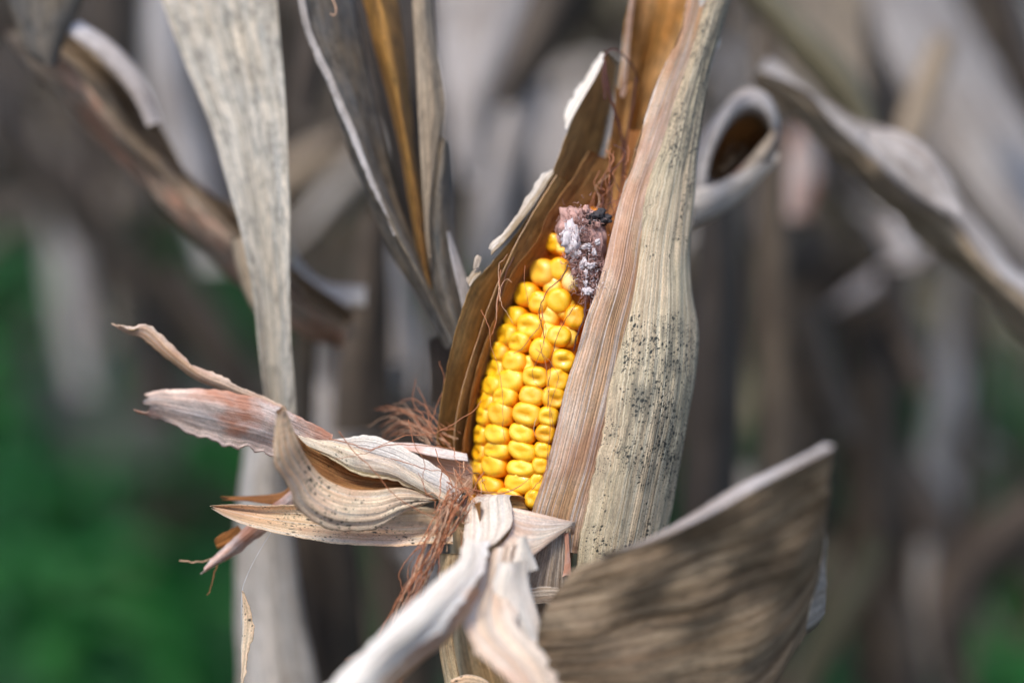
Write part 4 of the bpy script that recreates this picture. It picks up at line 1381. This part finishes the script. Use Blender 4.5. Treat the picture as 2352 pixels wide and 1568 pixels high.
leaf('husk_leaf', rows, [M['husk_rust']], ear, wrinkle=.0008, rag=(.0008, 0), **HQ)
# back husk, amber inside, rising behind the tip
a = [(1445, -60), (1440, 40), (1434, 130), (1422, 220), (1408, 310), (1388, 400), (1362, 470), (1330, 540)]
b = [(1625, -60), (1600, 40), (1570, 130), (1540, 220), (1510, 310), (1480, 400), (1450, 470), (1430, 560)]
rows = [[(p[0], p[1], 36), (p[0] * .8 + q[0] * .2, p[1], 46), (p[0] * .5 + q[0] * .5, (p[1] + q[1]) / 2, 50), (q[0], q[1], 44)] for p, q in zip(a, b)]
leaf('husk_leaf', rows, [M['husk_amber'], M['husk_white']], ear, label="amber husk leaf rising behind the ear's tip", wrinkle=.003, rag=(.0008, 0), flute=.0006, **HQ)
rows = edges([(1418, 180), (1408, 260), (1398, 330), (1384, 400), (1366, 470)], [(1455, 190), (1448, 270), (1436, 340), (1425, 410), (1412, 500)], 32, 34, [(0.5, 4)])
leaf('husk_leaf', rows, [M['husk_brown2'], M['husk_inner']], ear, wrinkle=.0015, end=(.003, 0), **HQ)
rows = edges([(1452, -60), (1444, 40), (1432, 140), (1420, 240)], [(1466, -60), (1456, 40), (1446, 140), (1434, 240)], 33, 34)
leaf('husk_rim', rows, [M['husk_inner']], ear, rag=(.001, .0005), end=(0, .006), nu=8, nv=60, thick=.0003, wrinkle=.0014)
rows = edges([(1600, -40), (1585, 30), (1560, 100), (1538, 150)], [(1632, -40), (1612, 40), (1585, 110), (1552, 165)], 24, 26)
leaf('husk_rim', rows, [M['husk_white']], ear, bulge=.001, rag=(.0006, .0004), nu=8, nv=60, thick=.0003, wrinkle=.001)
rows = edges([(1640, -40), (1632, 10), (1640, 60), (1630, 110)], [(1690, -40), (1675, 15), (1662, 70), (1645, 130)], 27, 30)
leaf('husk_rim', rows, [M['husk_white']], ear, rag=(.0005, .003), nu=10, nv=60, thick=.0003, wrinkle=.001)
# dark hollow between the husks above the tip
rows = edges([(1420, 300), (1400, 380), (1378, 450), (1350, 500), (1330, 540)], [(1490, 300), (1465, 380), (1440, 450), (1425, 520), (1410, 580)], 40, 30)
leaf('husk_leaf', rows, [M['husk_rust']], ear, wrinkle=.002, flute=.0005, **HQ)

# husk leaves bent away to the left
rows = edges([(255, 745), (290, 765), (330, 780), (390, 830), (450, 872), (520, 900), (600, 945), (680, 1000)], [(262, 738), (300, 750), (345, 742), (400, 795), (470, 848), (540, 880), (620, 915), (700, 975)], 14, 12, [(.5, -1.5)])
leaf('husk_leaf', rows, [M['husk_inner'], M['husk_brown']], ear, label="narrow torn brown strip pointing to the upper left", wrinkle=.001, rag=(.0008, .001), end=(.004, 0), nu=12, nv=90, thick=.0003)
rows = edges([(316, 905), (370, 892), (440, 890), (530, 900), (610, 918), (680, 955), (760, 1000)], [(312, 940), (360, 962), (440, 1000), (510, 1026), (570, 1040), (650, 1062), (750, 1080)], [-18, -16, -14, -11, -7, -2, 4], [-14, -13, -11, -8, -5, 0, 5], [(.3, -2), (.65, -1.5)])
leaf('husk_leaf', rows, [M['husk_pink'], M['husk_inner']], ear, label="pink torn husk leaf pointing left", wrinkle=.0018, rag=(.0006, .0022), end=(.004, 0), **HQ)
# white flap next to the ear
rows = edges([(740, 1012), (800, 1002), (842, 998), (905, 1016), (978, 1055), (1032, 1092), (1058, 1130)], [(735, 1040), (800, 1060), (850, 1085), (905, 1105), (965, 1130), (1020, 1150), (1050, 1165)], [6, 5, 5, 5, 6, 8, 10], 9, [(.5, -2)])
leaf('husk_leaf', rows, [M['husk_white']], ear, label="white husk leaf lying behind the striped one", wrinkle=.0014, rag=(.0004, 0), **HQ)
rows = edges([(900, 1016), (960, 1018), (1020, 1030), (1072, 1042)], [(905, 1026), (960, 1040), (1020, 1052), (1075, 1058)], 9, 7)
leaf('husk_leaf', rows, [M['husk_pink'], M['husk_rust']], ear, wrinkle=.0006, nu=10, nv=50, thick=.0004)
rows = edges([(960, 1035), (1010, 1045), (1065, 1055), (1085, 1075)], [(990, 1075), (1030, 1110), (1060, 1130), (1085, 1140)], 10, 12)
leaf('husk_leaf', rows, [M['husk_inner']], ear, wrinkle=.0008, nu=16, nv=50, thick=.0004)
# cream striped strip
a = [(655, 978), (673, 990), (722, 1006), (755, 1008), (812, 1021), (896, 1052), (965, 1093), (1055, 1160), (1085, 1190)]
b = [(672, 1012), (700, 1026), (748, 1047), (773, 1062), (812, 1088), (896, 1101), (953, 1129), (1030, 1168), (1065, 1200)]
rows = edges(a, b, [2, 1, 0, -.5, -1, -1, 0, 3, 6], [-1, -2, -3.4, -4, -4.4, -4, -2, 2, 5], [(.5, -2)])
leaf('husk_leaf', rows, [M['husk_cream'], M['husk_curl']], ear, label="cream striped husk leaf reaching left from the silk", wrinkle=.0012, rag=(.0007, .0010), flute=.00018, ffreq=2500, **HQ)
# curled brown one: inner half
a = [(652, 932), (672, 985), (702, 1020), (748, 1045), (800, 1075), (860, 1092), (930, 1105), (1010, 1140)]
b = [(634, 945), (668, 1030), (700, 1070), (745, 1105), (800, 1125), (860, 1128), (930, 1122), (1008, 1148)]
rows = edges(a, b, [-16, -13, -6, -3, -2, -2, -1, 2], [-22, -18, -12, -8, -6, -5, -3, 2], [(.5, 3.5)])
leaf('husk_leaf', rows, [M['husk_curl'], M['husk_speck']], ear, label="brown hollow of the curled husk leaf", wrinkle=.0008, **HQ)
# curled brown one: outer pale half
a = [(654, 930), (680, 1010), (706, 1062), (745, 1102), (800, 1124), (860, 1126), (930, 1120), (1010, 1144)]
b = [(632, 960), (628, 1060), (660, 1120), (690, 1178), (765, 1216), (862, 1214), (917, 1184), (1004, 1150)]
rows = edges(a, b, [-22, -19.5, -13, -9, -7, -6, -4, 2], [-24, -23, -19, -15, -10.5, -7, -4.5, 2], [(.3, -1.2), (.7, -1.6)])
leaf('husk_leaf', rows, [M['husk_speck'], M['husk_curl']], ear, label="pale speckled curled husk leaf with black spots", wrinkle=.0016, rag=(0, .0008), flute=.00015, ffreq=2600, **HQ)
# boat-shaped lower leaf
a = [(484, 1160), (540, 1157), (620, 1160), (700, 1158), (800, 1160), (900, 1165), (980, 1165), (1035, 1175)]
b = [(488, 1166), (540, 1196), (619, 1221), (722, 1242), (824, 1252), (920, 1254), (985, 1249), (1040, 1250)]
rows = edges(a, b, [1, 2, 3, 5, 7, 9, 12, 14], [-4, -4, -4, -3.5, -3, -2, 0, 3], [(.35, 4.5), (.75, 1.0)])
leaf('husk_leaf', rows, [M['husk_speck'], M['husk_white']], ear, label="boat shaped pale husk leaf pointing left", wrinkle=.0006, rag=(.0003, .0004), end=(.0015, 0), **HQ)
# pink strip behind it, hanging down left
rows = edges([(690, 1110), (640, 1150), (580, 1195), (520, 1250), (480, 1290), (458, 1312)], [(720, 1150), (660, 1185), (600, 1230), (540, 1275), (490, 1306), (462, 1322)], 14, 15, [(.5, -1.5)])
leaf('husk_leaf', rows, [M['husk_pink']], ear, label="pinkish husk strip hanging to the lower left", wrinkle=.001, rag=(.0005, .0006), end=(0, .003), nu=12, nv=80, thick=.0003)
rows = edges([(545, 1205), (515, 1222), (492, 1238)], [(560, 1222), (532, 1255), (500, 1262)], 17, 18)
leaf('husk_leaf', rows, [M['husk_rust']], ear, wrinkle=.0012, rag=(.0008, .0008), nu=10, nv=40, thick=.0003)
rows = edges([(490, 1140), (560, 1138), (640, 1132), (670, 1115)], [(490, 1146), (560, 1150), (635, 1158), (680, 1130)], 16, 14)
leaf('husk_leaf', rows, [M['husk_rust'], M['husk_rust']], ear, wrinkle=.0008, end=(.004, 0), nu=8, nv=50, thick=.0003)

# flaps below the kernels
rows = [[(1072, 1160, -4), (1105, 1146, -6.5), (1140, 1140, -8), (1172, 1140, -6)],
        [(1066, 1200, -9), (1100, 1180, -10), (1140, 1175, -11.5), (1177, 1170, -10)],
        [(1064, 1230, -15), (1098, 1222, -15), (1135, 1215, -16), (1174, 1205, -15)],
        [(1062, 1262, -21), (1095, 1262, -22), (1122, 1255, -22), (1150, 1236, -20)]]
top_ = [[(1100, 1142, 1), (1130, 1137, 1), (1165, 1136, 0), (1200, 1142, -1)], [(1098, 1138, -3), (1125, 1135, -4.5), (1155, 1134, -5), (1190, 1136, -4)]]
leaf('husk_leaf', top_ + rows, [M['husk_flap'], M['husk_brown2']], ear, label="pale husk flap bent down just below the kernels", wrinkle=.0008, rag=(.0004, .0003), **HQ)
rows = edges([(1165, 1137), (1180, 1137), (1196, 1138), (1210, 1148), (1216, 1160)], [(1178, 1168), (1190, 1168), (1203, 1169), (1212, 1170), (1217, 1172)], [-5, -3, -1, 1, 3], [-4, -2.5, -1, 1, 3], [(.5, 2.0)])
leaf('husk_leaf', rows, [M['husk_brown2'], M['husk_cream']], ear, wrinkle=.0003, nu=12, nv=30, thick=.0004)
rows = edges([(1074, 1164), (1076, 1190), (1088, 1215), (1099, 1236)], [(1104, 1150), (1103, 1180), (1102, 1212), (1101, 1238)], -4, -12, [(.5, 2)])
leaf('husk_leaf', rows, [M['husk_brown2']], ear, wrinkle=.0004, nu=10, nv=30, thick=.0003)
# triangular flap
rows = [[(1172, 1163, -7), (1178, 1200, -10), (1160, 1240, -16), (1120, 1275, -22)],
        [(1205, 1170, -7), (1210, 1215, -10), (1190, 1255, -15), (1160, 1300, -22)],
        [(1250, 1181, -6.5), (1252, 1218, -8), (1232, 1250, -11), (1210, 1285, -15)],
        [(1292, 1192, -5.5), (1290, 1208, -6), (1278, 1226, -7), (1262, 1246, -8)],
        [(1318, 1198, -4.5), (1316, 1202, -4.5), (1311, 1207, -4.5), (1304, 1214, -5)],
        [(1323, 1203, -2.5), (1322, 1207, -2), (1320, 1212, -2), (1314, 1220, -3)],
        [(1319, 1212, -1), (1318, 1220, -.5), (1317, 1226, -.5), (1312, 1226, -1)]]
leaf('husk_leaf', rows, [M['husk_flap'], M['husk_brown2']], ear, label="triangular cream husk flap with a curled point", wrinkle=.0005, nu=20, nv=80, thick=.0004)
rows = edges([(1192, 1232), (1186, 1262), (1178, 1290), (1166, 1318)], [(1204, 1228), (1218, 1262), (1228, 1285), (1236, 1306)], -24, -22)
leaf('husk_leaf', rows, [M['husk_white']], ear, bulge=.001, wrinkle=.0006, nu=16, nv=50, thick=.0004)
# mottled torn piece below the triangular flap
rows = edges([(1215, 1225), (1205, 1270), (1190, 1310), (1170, 1355), (1160, 1400), (1150, 1440)], [(1312, 1210), (1312, 1250), (1312, 1290), (1314, 1335), (1314, 1380), (1300, 1440)], [-2, -3, -4, -4, -3, 0], [-1, -2, -2.5, -2.5, -2, 1], [(.5, -2.5)])
leaf('husk_leaf', rows, [M['husk_mottle']], ear, label="mottled torn husk below the triangular flap", wrinkle=.0005, rag=(0, .0008), flute=.0002, **HQ)
rows = edges([(1296, 1225), (1298, 1260), (1296, 1300), (1290, 1332)], [(1306, 1222), (1308, 1260), (1311, 1300), (1312, 1332)], -4.5, -4.2)
leaf('husk_leaf', rows, [M['husk_pink']], ear, wrinkle=.0004, end=(0, .002), nu=8, nv=40, thick=.0004)
# frayed cross piece
rows = edges([(1200, 1352), (1240, 1348), (1290, 1344)], [(1205, 1400), (1245, 1396), (1295, 1392)], -7, -8)
leaf('husk_leaf', rows, [M['husk_mottle']], ear, rag=(.001, .002), end=(.003, .002), wrinkle=.0006, nu=14, nv=40, thick=.0003)
# long white strip bent to the camera, lower left
a = [(1066, 1232), (1052, 1280), (1000, 1330), (945, 1388), (890, 1438), (830, 1495), (740, 1580)]
b = [(1125, 1245), (1118, 1295), (1088, 1348), (1050, 1400), (1005, 1450), (925, 1512), (850, 1600)]
rows = edges(a, b, [-22, -32, -42, -50, -55, -58, -62], [-21, -30, -40, -47, -51, -55, -60], [(.45, -3.5)])
leaf('husk_leaf', rows, [M['husk_white'], M['husk_inner']], ear, label="long white husk strip bent toward the lower left", wrinkle=.002, rag=(.0012, .002), flute=.00018, ffreq=1600, **HQ)
rows = edges([(1085, 1345), (1045, 1398), (1000, 1446), (940, 1492), (860, 1560)], [(1108, 1360), (1068, 1420), (1025, 1475), (960, 1525), (880, 1600)], -44, -40)
leaf('husk_leaf', rows, [M['husk_inner']], ear, wrinkle=.001, nu=8, nv=50, thick=.0004)
# broad pale blurred strip to the bottom
a = [(1118, 1270), (1095, 1340), (1060, 1420), (1080, 1480), (1150, 1540), (1200, 1620)]
b = [(1190, 1250), (1175, 1330), (1190, 1400), (1215, 1450), (1262, 1520), (1310, 1620)]
rows = edges(a, b, [-18, -28, -36, -42, -46, -50], [-18, -26, -33, -38, -43, -48], [(.5, -3)])
leaf('husk_leaf', rows, [M['husk_flap'], M['husk_inner']], ear, label="pale husk strip bent down in front of the shank", wrinkle=.0024, rag=(.002, .0025), flute=.0002, ffreq=1600, end=(0, .006), **HQ)
rows = edges([(1150, 1290), (1128, 1350), (1120, 1420), (1160, 1470)], [(1215, 1290), (1220, 1350), (1240, 1420), (1250, 1470)], -30, -30, [(.5, -2)])
leaf('husk_leaf', rows, [M['husk_white']], ear, wrinkle=.0015, nu=16, nv=60, thick=.0004)
# shank and sheath under the ear
v, f, uv = [], [], []
for k in range(21):
    t = k / 20
    c = P(1180 - 60 * t, 1200 + 900 * t, 24 - 12 * t + 66 * t * t)
    r = 0.0205 * (1 - .5 * t)
    for s in range(28):
        th = 6.2832 * s / 28
        q = r * (1 + .05 * mnoise.noise(Vector((math.cos(th) * 2, math.sin(th) * 2, t * 3))))
        v.append(c + CX * math.cos(th) * q + CZ * math.sin(th) * q)
        uv.append((th * r * 100, t * 12))
for k in range(20):
    for s in range(28):
        a_, b_ = k * 28 + s, k * 28 + (s + 1) % 28
        f.append((a_, b_, b_ + 28, a_ + 28))
link_mesh('shank', v, f, [M['shank']], ear, uv)
rows = edges([(1010, 1270), (1008, 1350), (1006, 1450), (1030, 1600)], [(1075, 1270), (1060, 1350), (1040, 1450), (1065, 1600)], 10, 2)
leaf('husk_leaf', rows, [M['shank']], ear, bulge=.002, wrinkle=.0006, nu=12, nv=50, thick=.0004)
rows = edges([(1035, 1560), (1075, 1548), (1115, 1560), (1140, 1590)], [(1035, 1640), (1075, 1640), (1115, 1640), (1140, 1640)], -8, -10)
leaf('husk_leaf', rows, [M['husk_speck']], ear, wrinkle=.001, nu=12, nv=40, thick=.0004)

# ------------------------------------------------------------------ corn silk
sr = random.Random(21)


def strand(pts, r, mat='silk', label=None, wig=2.0):
    """one hair; pts in photograph pixels and depth"""
    v, f = [], []
    q = []
    for i, p in enumerate(pts):
        w = wig if 0 < i < len(pts) - 1 else 0
        q.append(P(p[0] + sr.gauss(0, w), p[1] + sr.gauss(0, w), p[2]))
    # small kinks between the points
    cv = spline(q, len(q) * 5)
    s0 = sr.random() * 50
    cv = [c + Vector((mnoise.noise(Vector((i * .55, s0, 0))), 0, mnoise.noise(Vector((i * .55, s0, 9))))) * .00035 * min(1, i / 3) for i, c in enumerate(cv)]
    tube(v, f, cv, r, r * .7, 5, len(cv) * 2)
    link_mesh('silk_strand', v, f, [M[mat]], ear, label=label)


single = [
    # (points, radius mm) over the kernels
    ([(1305, 605, -3), (1292, 640, -4), (1258, 662, -4), (1247, 690, -4.5), (1240, 720, -4), (1246, 760, -3.5), (1250, 790, -3)], .32, 'silk_dark'),
    ([(1245, 700, -4), (1236, 740, -4), (1222, 775, -4), (1200, 800, -3), (1180, 812, -2)], .24, 'silk'),
    ([(1246, 720, -4), (1252, 760, -4), (1240, 800, -3.6), (1225, 860, -3), (1250, 900, -3)], .16, 'silk'),
    ([(1322, 700, -5), (1296, 735, -4), (1280, 765, -4), (1270, 800, -4), (1262, 870, -4), (1258, 940, -4)], .2, 'silk_dark'),
    ([(1345, 690, -5), (1338, 730, -6), (1325, 775, -5), (1318, 805, -4)], .55, 'silk_dark'),
    ([(1230, 800, -4), (1262, 830, -4), (1280, 870, -4), (1268, 930, -4), (1272, 985, -4)], .16, 'silk'),
    ([(1240, 790, -3), (1255, 850, -3.5), (1262, 905, -4), (1265, 960, -4.4), (1262, 1010, -4.5), (1258, 1040, -4)], .2, 'silk'),
    ([(1150, 690, 2), (1146, 620, 6), (1152, 600, 7), (1166, 585, 7)], .2, 'silk_pale'),
    ([(1140, 735, 3), (1142, 690, 4), (1150, 660, 5), (1158, 640, 6), (1176, 648, 5)], .18, 'silk_pale'),
    ([(1145, 660, 4), (1150, 690, 2), (1162, 715, 1), (1178, 742, 0)], .16, 'silk_pale'),
    ([(1206, 610, 2), (1204, 640, 1), (1212, 670, 0), (1214, 700, 0)], .15, 'silk'),
    ([(1105, 712, 8), (1118, 735, 5), (1128, 760, 3), (1130, 800, 2), (1148, 850, 0), (1152, 920, -1), (1155, 990, -2), (1160, 1010, -2)], .17, 'silk'),
    ([(1150, 620, 8), (1148, 690, 6), (1138, 740, 5), (1130, 770, 5)], .34, 'silk'),
    ([(1180, 590, 8), (1160, 630, 7), (1150, 680, 6)], .25, 'silk_dark'),
    ([(1258, 1040, -4), (1254, 1080, -4), (1235, 1110, -3.5), (1212, 1135, -4)], .24, 'silk'),
    ([(1232, 960, -3), (1226, 985, -3), (1232, 1005, -2)], .18, 'silk_pale'),
    ([(1105, 920, 4), (1090, 938, 0), (1060, 960, -2), (1020, 985, -3), (975, 998, -3), (930, 1000, -3)], .24, 'silk'),
    ([(930, 1000, -3), (880, 1022, -5), (840, 1040, -6), (770, 1054, -7)], .2, 'silk'),
    ([(755, 1007, -5), (800, 1018, -7), (850, 1026, -7), (900, 1020, -6), (980, 1022, -4), (1040, 1030, 0)], .3, 'silk'),
    ([(778, 990, -8), (810, 1030, -8), (860, 1080, -9), (900, 1130, -9), (950, 1165, -8), (1000, 1190, -8)], .25, 'silk'),
    ([(938, 963, -4), (945, 990, -5), (958, 1030, -6), (972, 1060, -6), (975, 1100, -6), (980, 1140, -6)], .2, 'silk'),
    ([(897, 1052, -6), (940, 1068, -5), (985, 1080, -4), (1030, 1085, -2), (1070, 1105, -3)], .25, 'silk'),
    ([(1000, 1030, 0), (1010, 1060, -3), (1030, 1090, -4), (1040, 1120, -5)], .24, 'silk'),
    ([(1065, 1060, 0), (1066, 1085, -3), (1050, 1100, -4), (1045, 1130, -6)], .3, 'silk_pale'),
    ([(1055, 1065, 0), (1060, 1110, -3), (1090, 1130, -4), (1130, 1135, -5), (1180, 1120, -4), (1215, 1100, -4)], .2, 'silk'),
    ([(1070, 1090, -1), (1100, 1088, -3), (1110, 1110, -3), (1120, 1128, -4)], .22, 'silk_dark'),
    ([(1070, 1120, -3), (1110, 1130, -5), (1160, 1130, -5), (1200, 1112, -4.5)], .3, 'silk'),
    ([(990, 1200, -8), (960, 1255, -10), (930, 1290, -10), (915, 1320, -10), (920, 1345, -10), (925, 1370, -10), (922, 1400, -10)], .26, 'silk'),
    ([(1000, 1185, -8), (985, 1212, -10), (975, 1240, -10), (950, 1270, -10)], .3, 'silk'),
    ([(1048, 1330, -12), (980, 1380, -14), (900, 1440, -16), (840, 1495, -18), (792, 1515, -20)], .2, 'silk'),
    ([(930, 1430, -14), (925, 1500, -15), (922, 1560, -15), (918, 1600, -15)], .3, 'silk'),
    # filaments at the torn left leaves
    ([(412, 1287, 14), (450, 1290, 14), (485, 1284, 15), (520, 1262, 15), (560, 1240, 15)], .35, 'silk_pale'),
    ([(505, 1280, 14), (492, 1320, 13), (480, 1350, 13), (475, 1366, 13)], .25, 'silk'),
    ([(560, 1230, 14), (540, 1260, 14), (515, 1290, 14)], .3, 'silk'),
    # dark hairs arching above the tip
    ([(1390, 230, 24), (1386, 160, 24), (1395, 122, 24), (1425, 120, 25), (1450, 150, 27), (1468, 190, 30)], .6, 'silk_dark'),
    ([(1390, 140, 24), (1396, 200, 24), (1410, 250, 25), (1425, 300, 27), (1428, 360, 28)], .7, 'silk_dark'),
    ([(1386, 130, 24), (1400, 220, 25), (1412, 270, 26), (1432, 330, 28), (1436, 420, 27)], .5, 'silk_dark'),
    ([(1460, 180, 30), (1452, 240, 30), (1440, 320, 29), (1430, 420, 26), (1410, 500, 20)], .5, 'silk_dark'),
    ([(1374, 480, 14), (1376, 455, 15), (1370, 430, 17), (1380, 420, 17), (1400, 400, 18)], .25, 'silk_pale'),
]
for pts, r, mt in single:
    strand(pts, r * .001 * .62, mt)

# main hanging tuft
guide = [(1062, 1120, -4), (1032, 1170, -9), (1005, 1230, -11), (972, 1300, -12), (940, 1370, -13), (910, 1430, -14), (880, 1480, -15)]
for i in range(34):
    ox, oy = sr.gauss(0, 13), sr.gauss(0, 8)
    g0, g1 = sr.uniform(0, .15), sr.uniform(.55, 1.0)
    n = 7
    pts = []
    ph, am = sr.random() * 6.28, sr.uniform(4, 14)
    for k in range(n):
        t = (g0 + (g1 - g0) * k / (n - 1)) * 6
        j = min(5, int(t))
        u = t - j
        q = [guide[j][m] * (1 - u) + guide[j + 1][m] * u for m in range(3)]
        sp = .75 + .6 * abs(k / (n - 1) - .45)
        pts.append((q[0] + ox * sp + am * math.sin(ph + k * 1.1), q[1] + oy, q[2] + sr.gauss(0, 1.2)))
    strand(pts, sr.uniform(.00010, .00024), sr.choice(('silk', 'silk', 'silk', 'silk_pale', 'silk_dark')), wig=3)
# tangle at the ear's foot
for i in range(34):
    x, y = sr.gauss(1050, 28), sr.gauss(1150, 32)
    a = sr.uniform(.7, 2.6)
    L_ = sr.uniform(25, 75)
    pts = [(x + math.cos(a) * L_ * t + sr.gauss(0, 6), y + math.sin(a) * L_ * t + sr.gauss(0, 6), -7 - 3 * t + sr.gauss(0, 1)) for t in (-.7, -.3, 0.1, .5, 1)]
    strand(pts, sr.uniform(.0001, .0002), sr.choice(('silk', 'silk', 'silk_pale')), wig=3)
# finer tuft behind, left of the ear
for i in range(26):
    x1, y1 = sr.uniform(840, 960), sr.uniform(905, 1010)
    x0, y0 = sr.uniform(985, 1060), sr.uniform(985, 1040)
    pts = [(x0, y0, 12), ((x0 * .65 + x1 * .35), (y0 * .65 + y1 * .35) - sr.uniform(0, 26), 17), (x0 * .3 + x1 * .7, y0 * .3 + y1 * .7 - sr.uniform(0, 24), 22), (x1, y1 + sr.uniform(0, 25), 26)]
    strand(pts, sr.uniform(.00009, .00016), sr.choice(('silk', 'silk_pale')), wig=4)
for pts in ([(985, 980, 12), (1000, 930, 13), (1020, 880, 14), (1010, 830, 15)], [(990, 985, 12), (975, 930, 14), (960, 890, 16)], [(1000, 1000, 10), (975, 960, 13), (950, 920, 16), (955, 870, 17)]):
    strand(pts, .00012, 'silk')
# fine hairs in the hollow above the tip
for i in range(40):
    x, y = sr.uniform(1365, 1440), sr.uniform(330, 520)
    x -= (y - 430) * .25
    pts = [(x, y, 16), (x + sr.gauss(0, 12), y + sr.uniform(15, 35), 14), (x + sr.gauss(-6, 14), y + sr.uniform(40, 80), 12)]
    strand(pts, sr.uniform(.0001, .0002), sr.choice(('silk', 'silk', 'silk_dark')), wig=3)

# ------------------------------------------------------------------ brown blade in the foreground, lower right
pfg = thing('corn_plant', 'dried corn plant in the foreground with a broad brown mottled leaf at the lower right', 'corn plant', ground_under(1620, 1900, -60))
near_stalk(pfg, 0.70, 0.010)
rows = [[(1318, 1308, -34), (1250, 1400, -34), (1235, 1480, -32), (1240, 1560, -30), (1260, 1660, -28)],
        [(1400, 1272, -40), (1370, 1370, -36), (1350, 1470, -36), (1350, 1560, -31), (1370, 1660, -29)],
        [(1500, 1236, -46), (1480, 1330, -43), (1470, 1430, -34), (1470, 1540, -34), (1480, 1660, -29)],
        [(1610, 1186, -52), (1610, 1280, -43), (1610, 1380, -40), (1600, 1500, -31), (1590, 1660, -28)],
        [(1720, 1126, -58), (1730, 1230, -51), (1730, 1340, -38), (1720, 1460, -34), (1690, 1640, -25)],
        [(1820, 1072, -63), (1835, 1170, -52), (1832, 1280, -45), (1812, 1400, -30), (1760, 1590, -22)],
        [(1895, 1034, -66), (1893, 1110, -60), (1884, 1210, -46), (1870, 1320, -32), (1815, 1500, -20)],
        [(1914, 1024, -67), (1908, 1080, -62), (1898, 1170, -50), (1884, 1290, -30), (1842, 1462, -19)]]
leaf('leaf', rows, [M['leaf_fore'], M['leaf_back']], pfg, label="broad brown mottled leaf blade in the foreground", nu=48, nv=70, thick=.0003, wrinkle=.0012, end=(0, .002))
# the fold at its right end turns back
rows = [[(1914, 1026, -66), (1908, 1080, -61), (1898, 1170, -49), (1885, 1290, -29), (1842, 1462, -18)],
        [(1911, 1040, -58), (1904, 1100, -54), (1896, 1190, -43), (1892, 1330, -22), (1872, 1440, -14)],
        [(1908, 1060, -50), (1900, 1120, -48), (1893, 1230, -36), (1896, 1370, -15), (1888, 1420, -12)]]
leaf('leaf', rows, [M['leaf_back'], M['leaf_fore']], pfg, nu=20, nv=16, thick=.0003, wrinkle=.001, end=(0, .001))
rows = edges([(1395, 1270), (1500, 1229), (1590, 1180), (1660, 1134), (1760, 1081), (1850, 1038), (1890, 1016), (1912, 1022)], [(1380, 1280), (1500, 1240), (1605, 1192), (1690, 1146), (1790, 1092), (1870, 1050), (1898, 1034), (1914, 1026)], [-30, -34, -40, -45, -51, -56, -60, -65], [-41, -47, -53, -57, -62, -66, -67, -67])
leaf('rim', rows, [M['leaf_lilac']], pfg, nu=8, nv=80, thick=.0002, wrinkle=.0016, rag=(.0006, 0))

# ------------------------------------------------------------------ spider thread with a scrap of leaf
sc_ = thing('leaf_scrap', 'small torn scrap of tan leaf hanging on a spider thread, lower left', 'leaf scrap', P(565, 1480, 2))
rows = edges([(556, 1355), (556, 1420), (553, 1500), (553, 1575)], [(562, 1360), (586, 1415), (572, 1500), (556, 1575)], 2, 1)
leaf('scrap_blade', rows, [M['husk_speck']], sc_, rag=(.0004, .0014), wrinkle=.0006, nu=12, nv=50, thick=.0003)
v, f = [], []
tube(v, f, [P(622, 1222, 0), P(590, 1275, 1), P(568, 1320, 2), P(556, 1360, 2), P(554, 1440, 2.5)], .00007, .00007, 5, 30)
link_mesh('thread', v, f, [M['thread']], sc_)
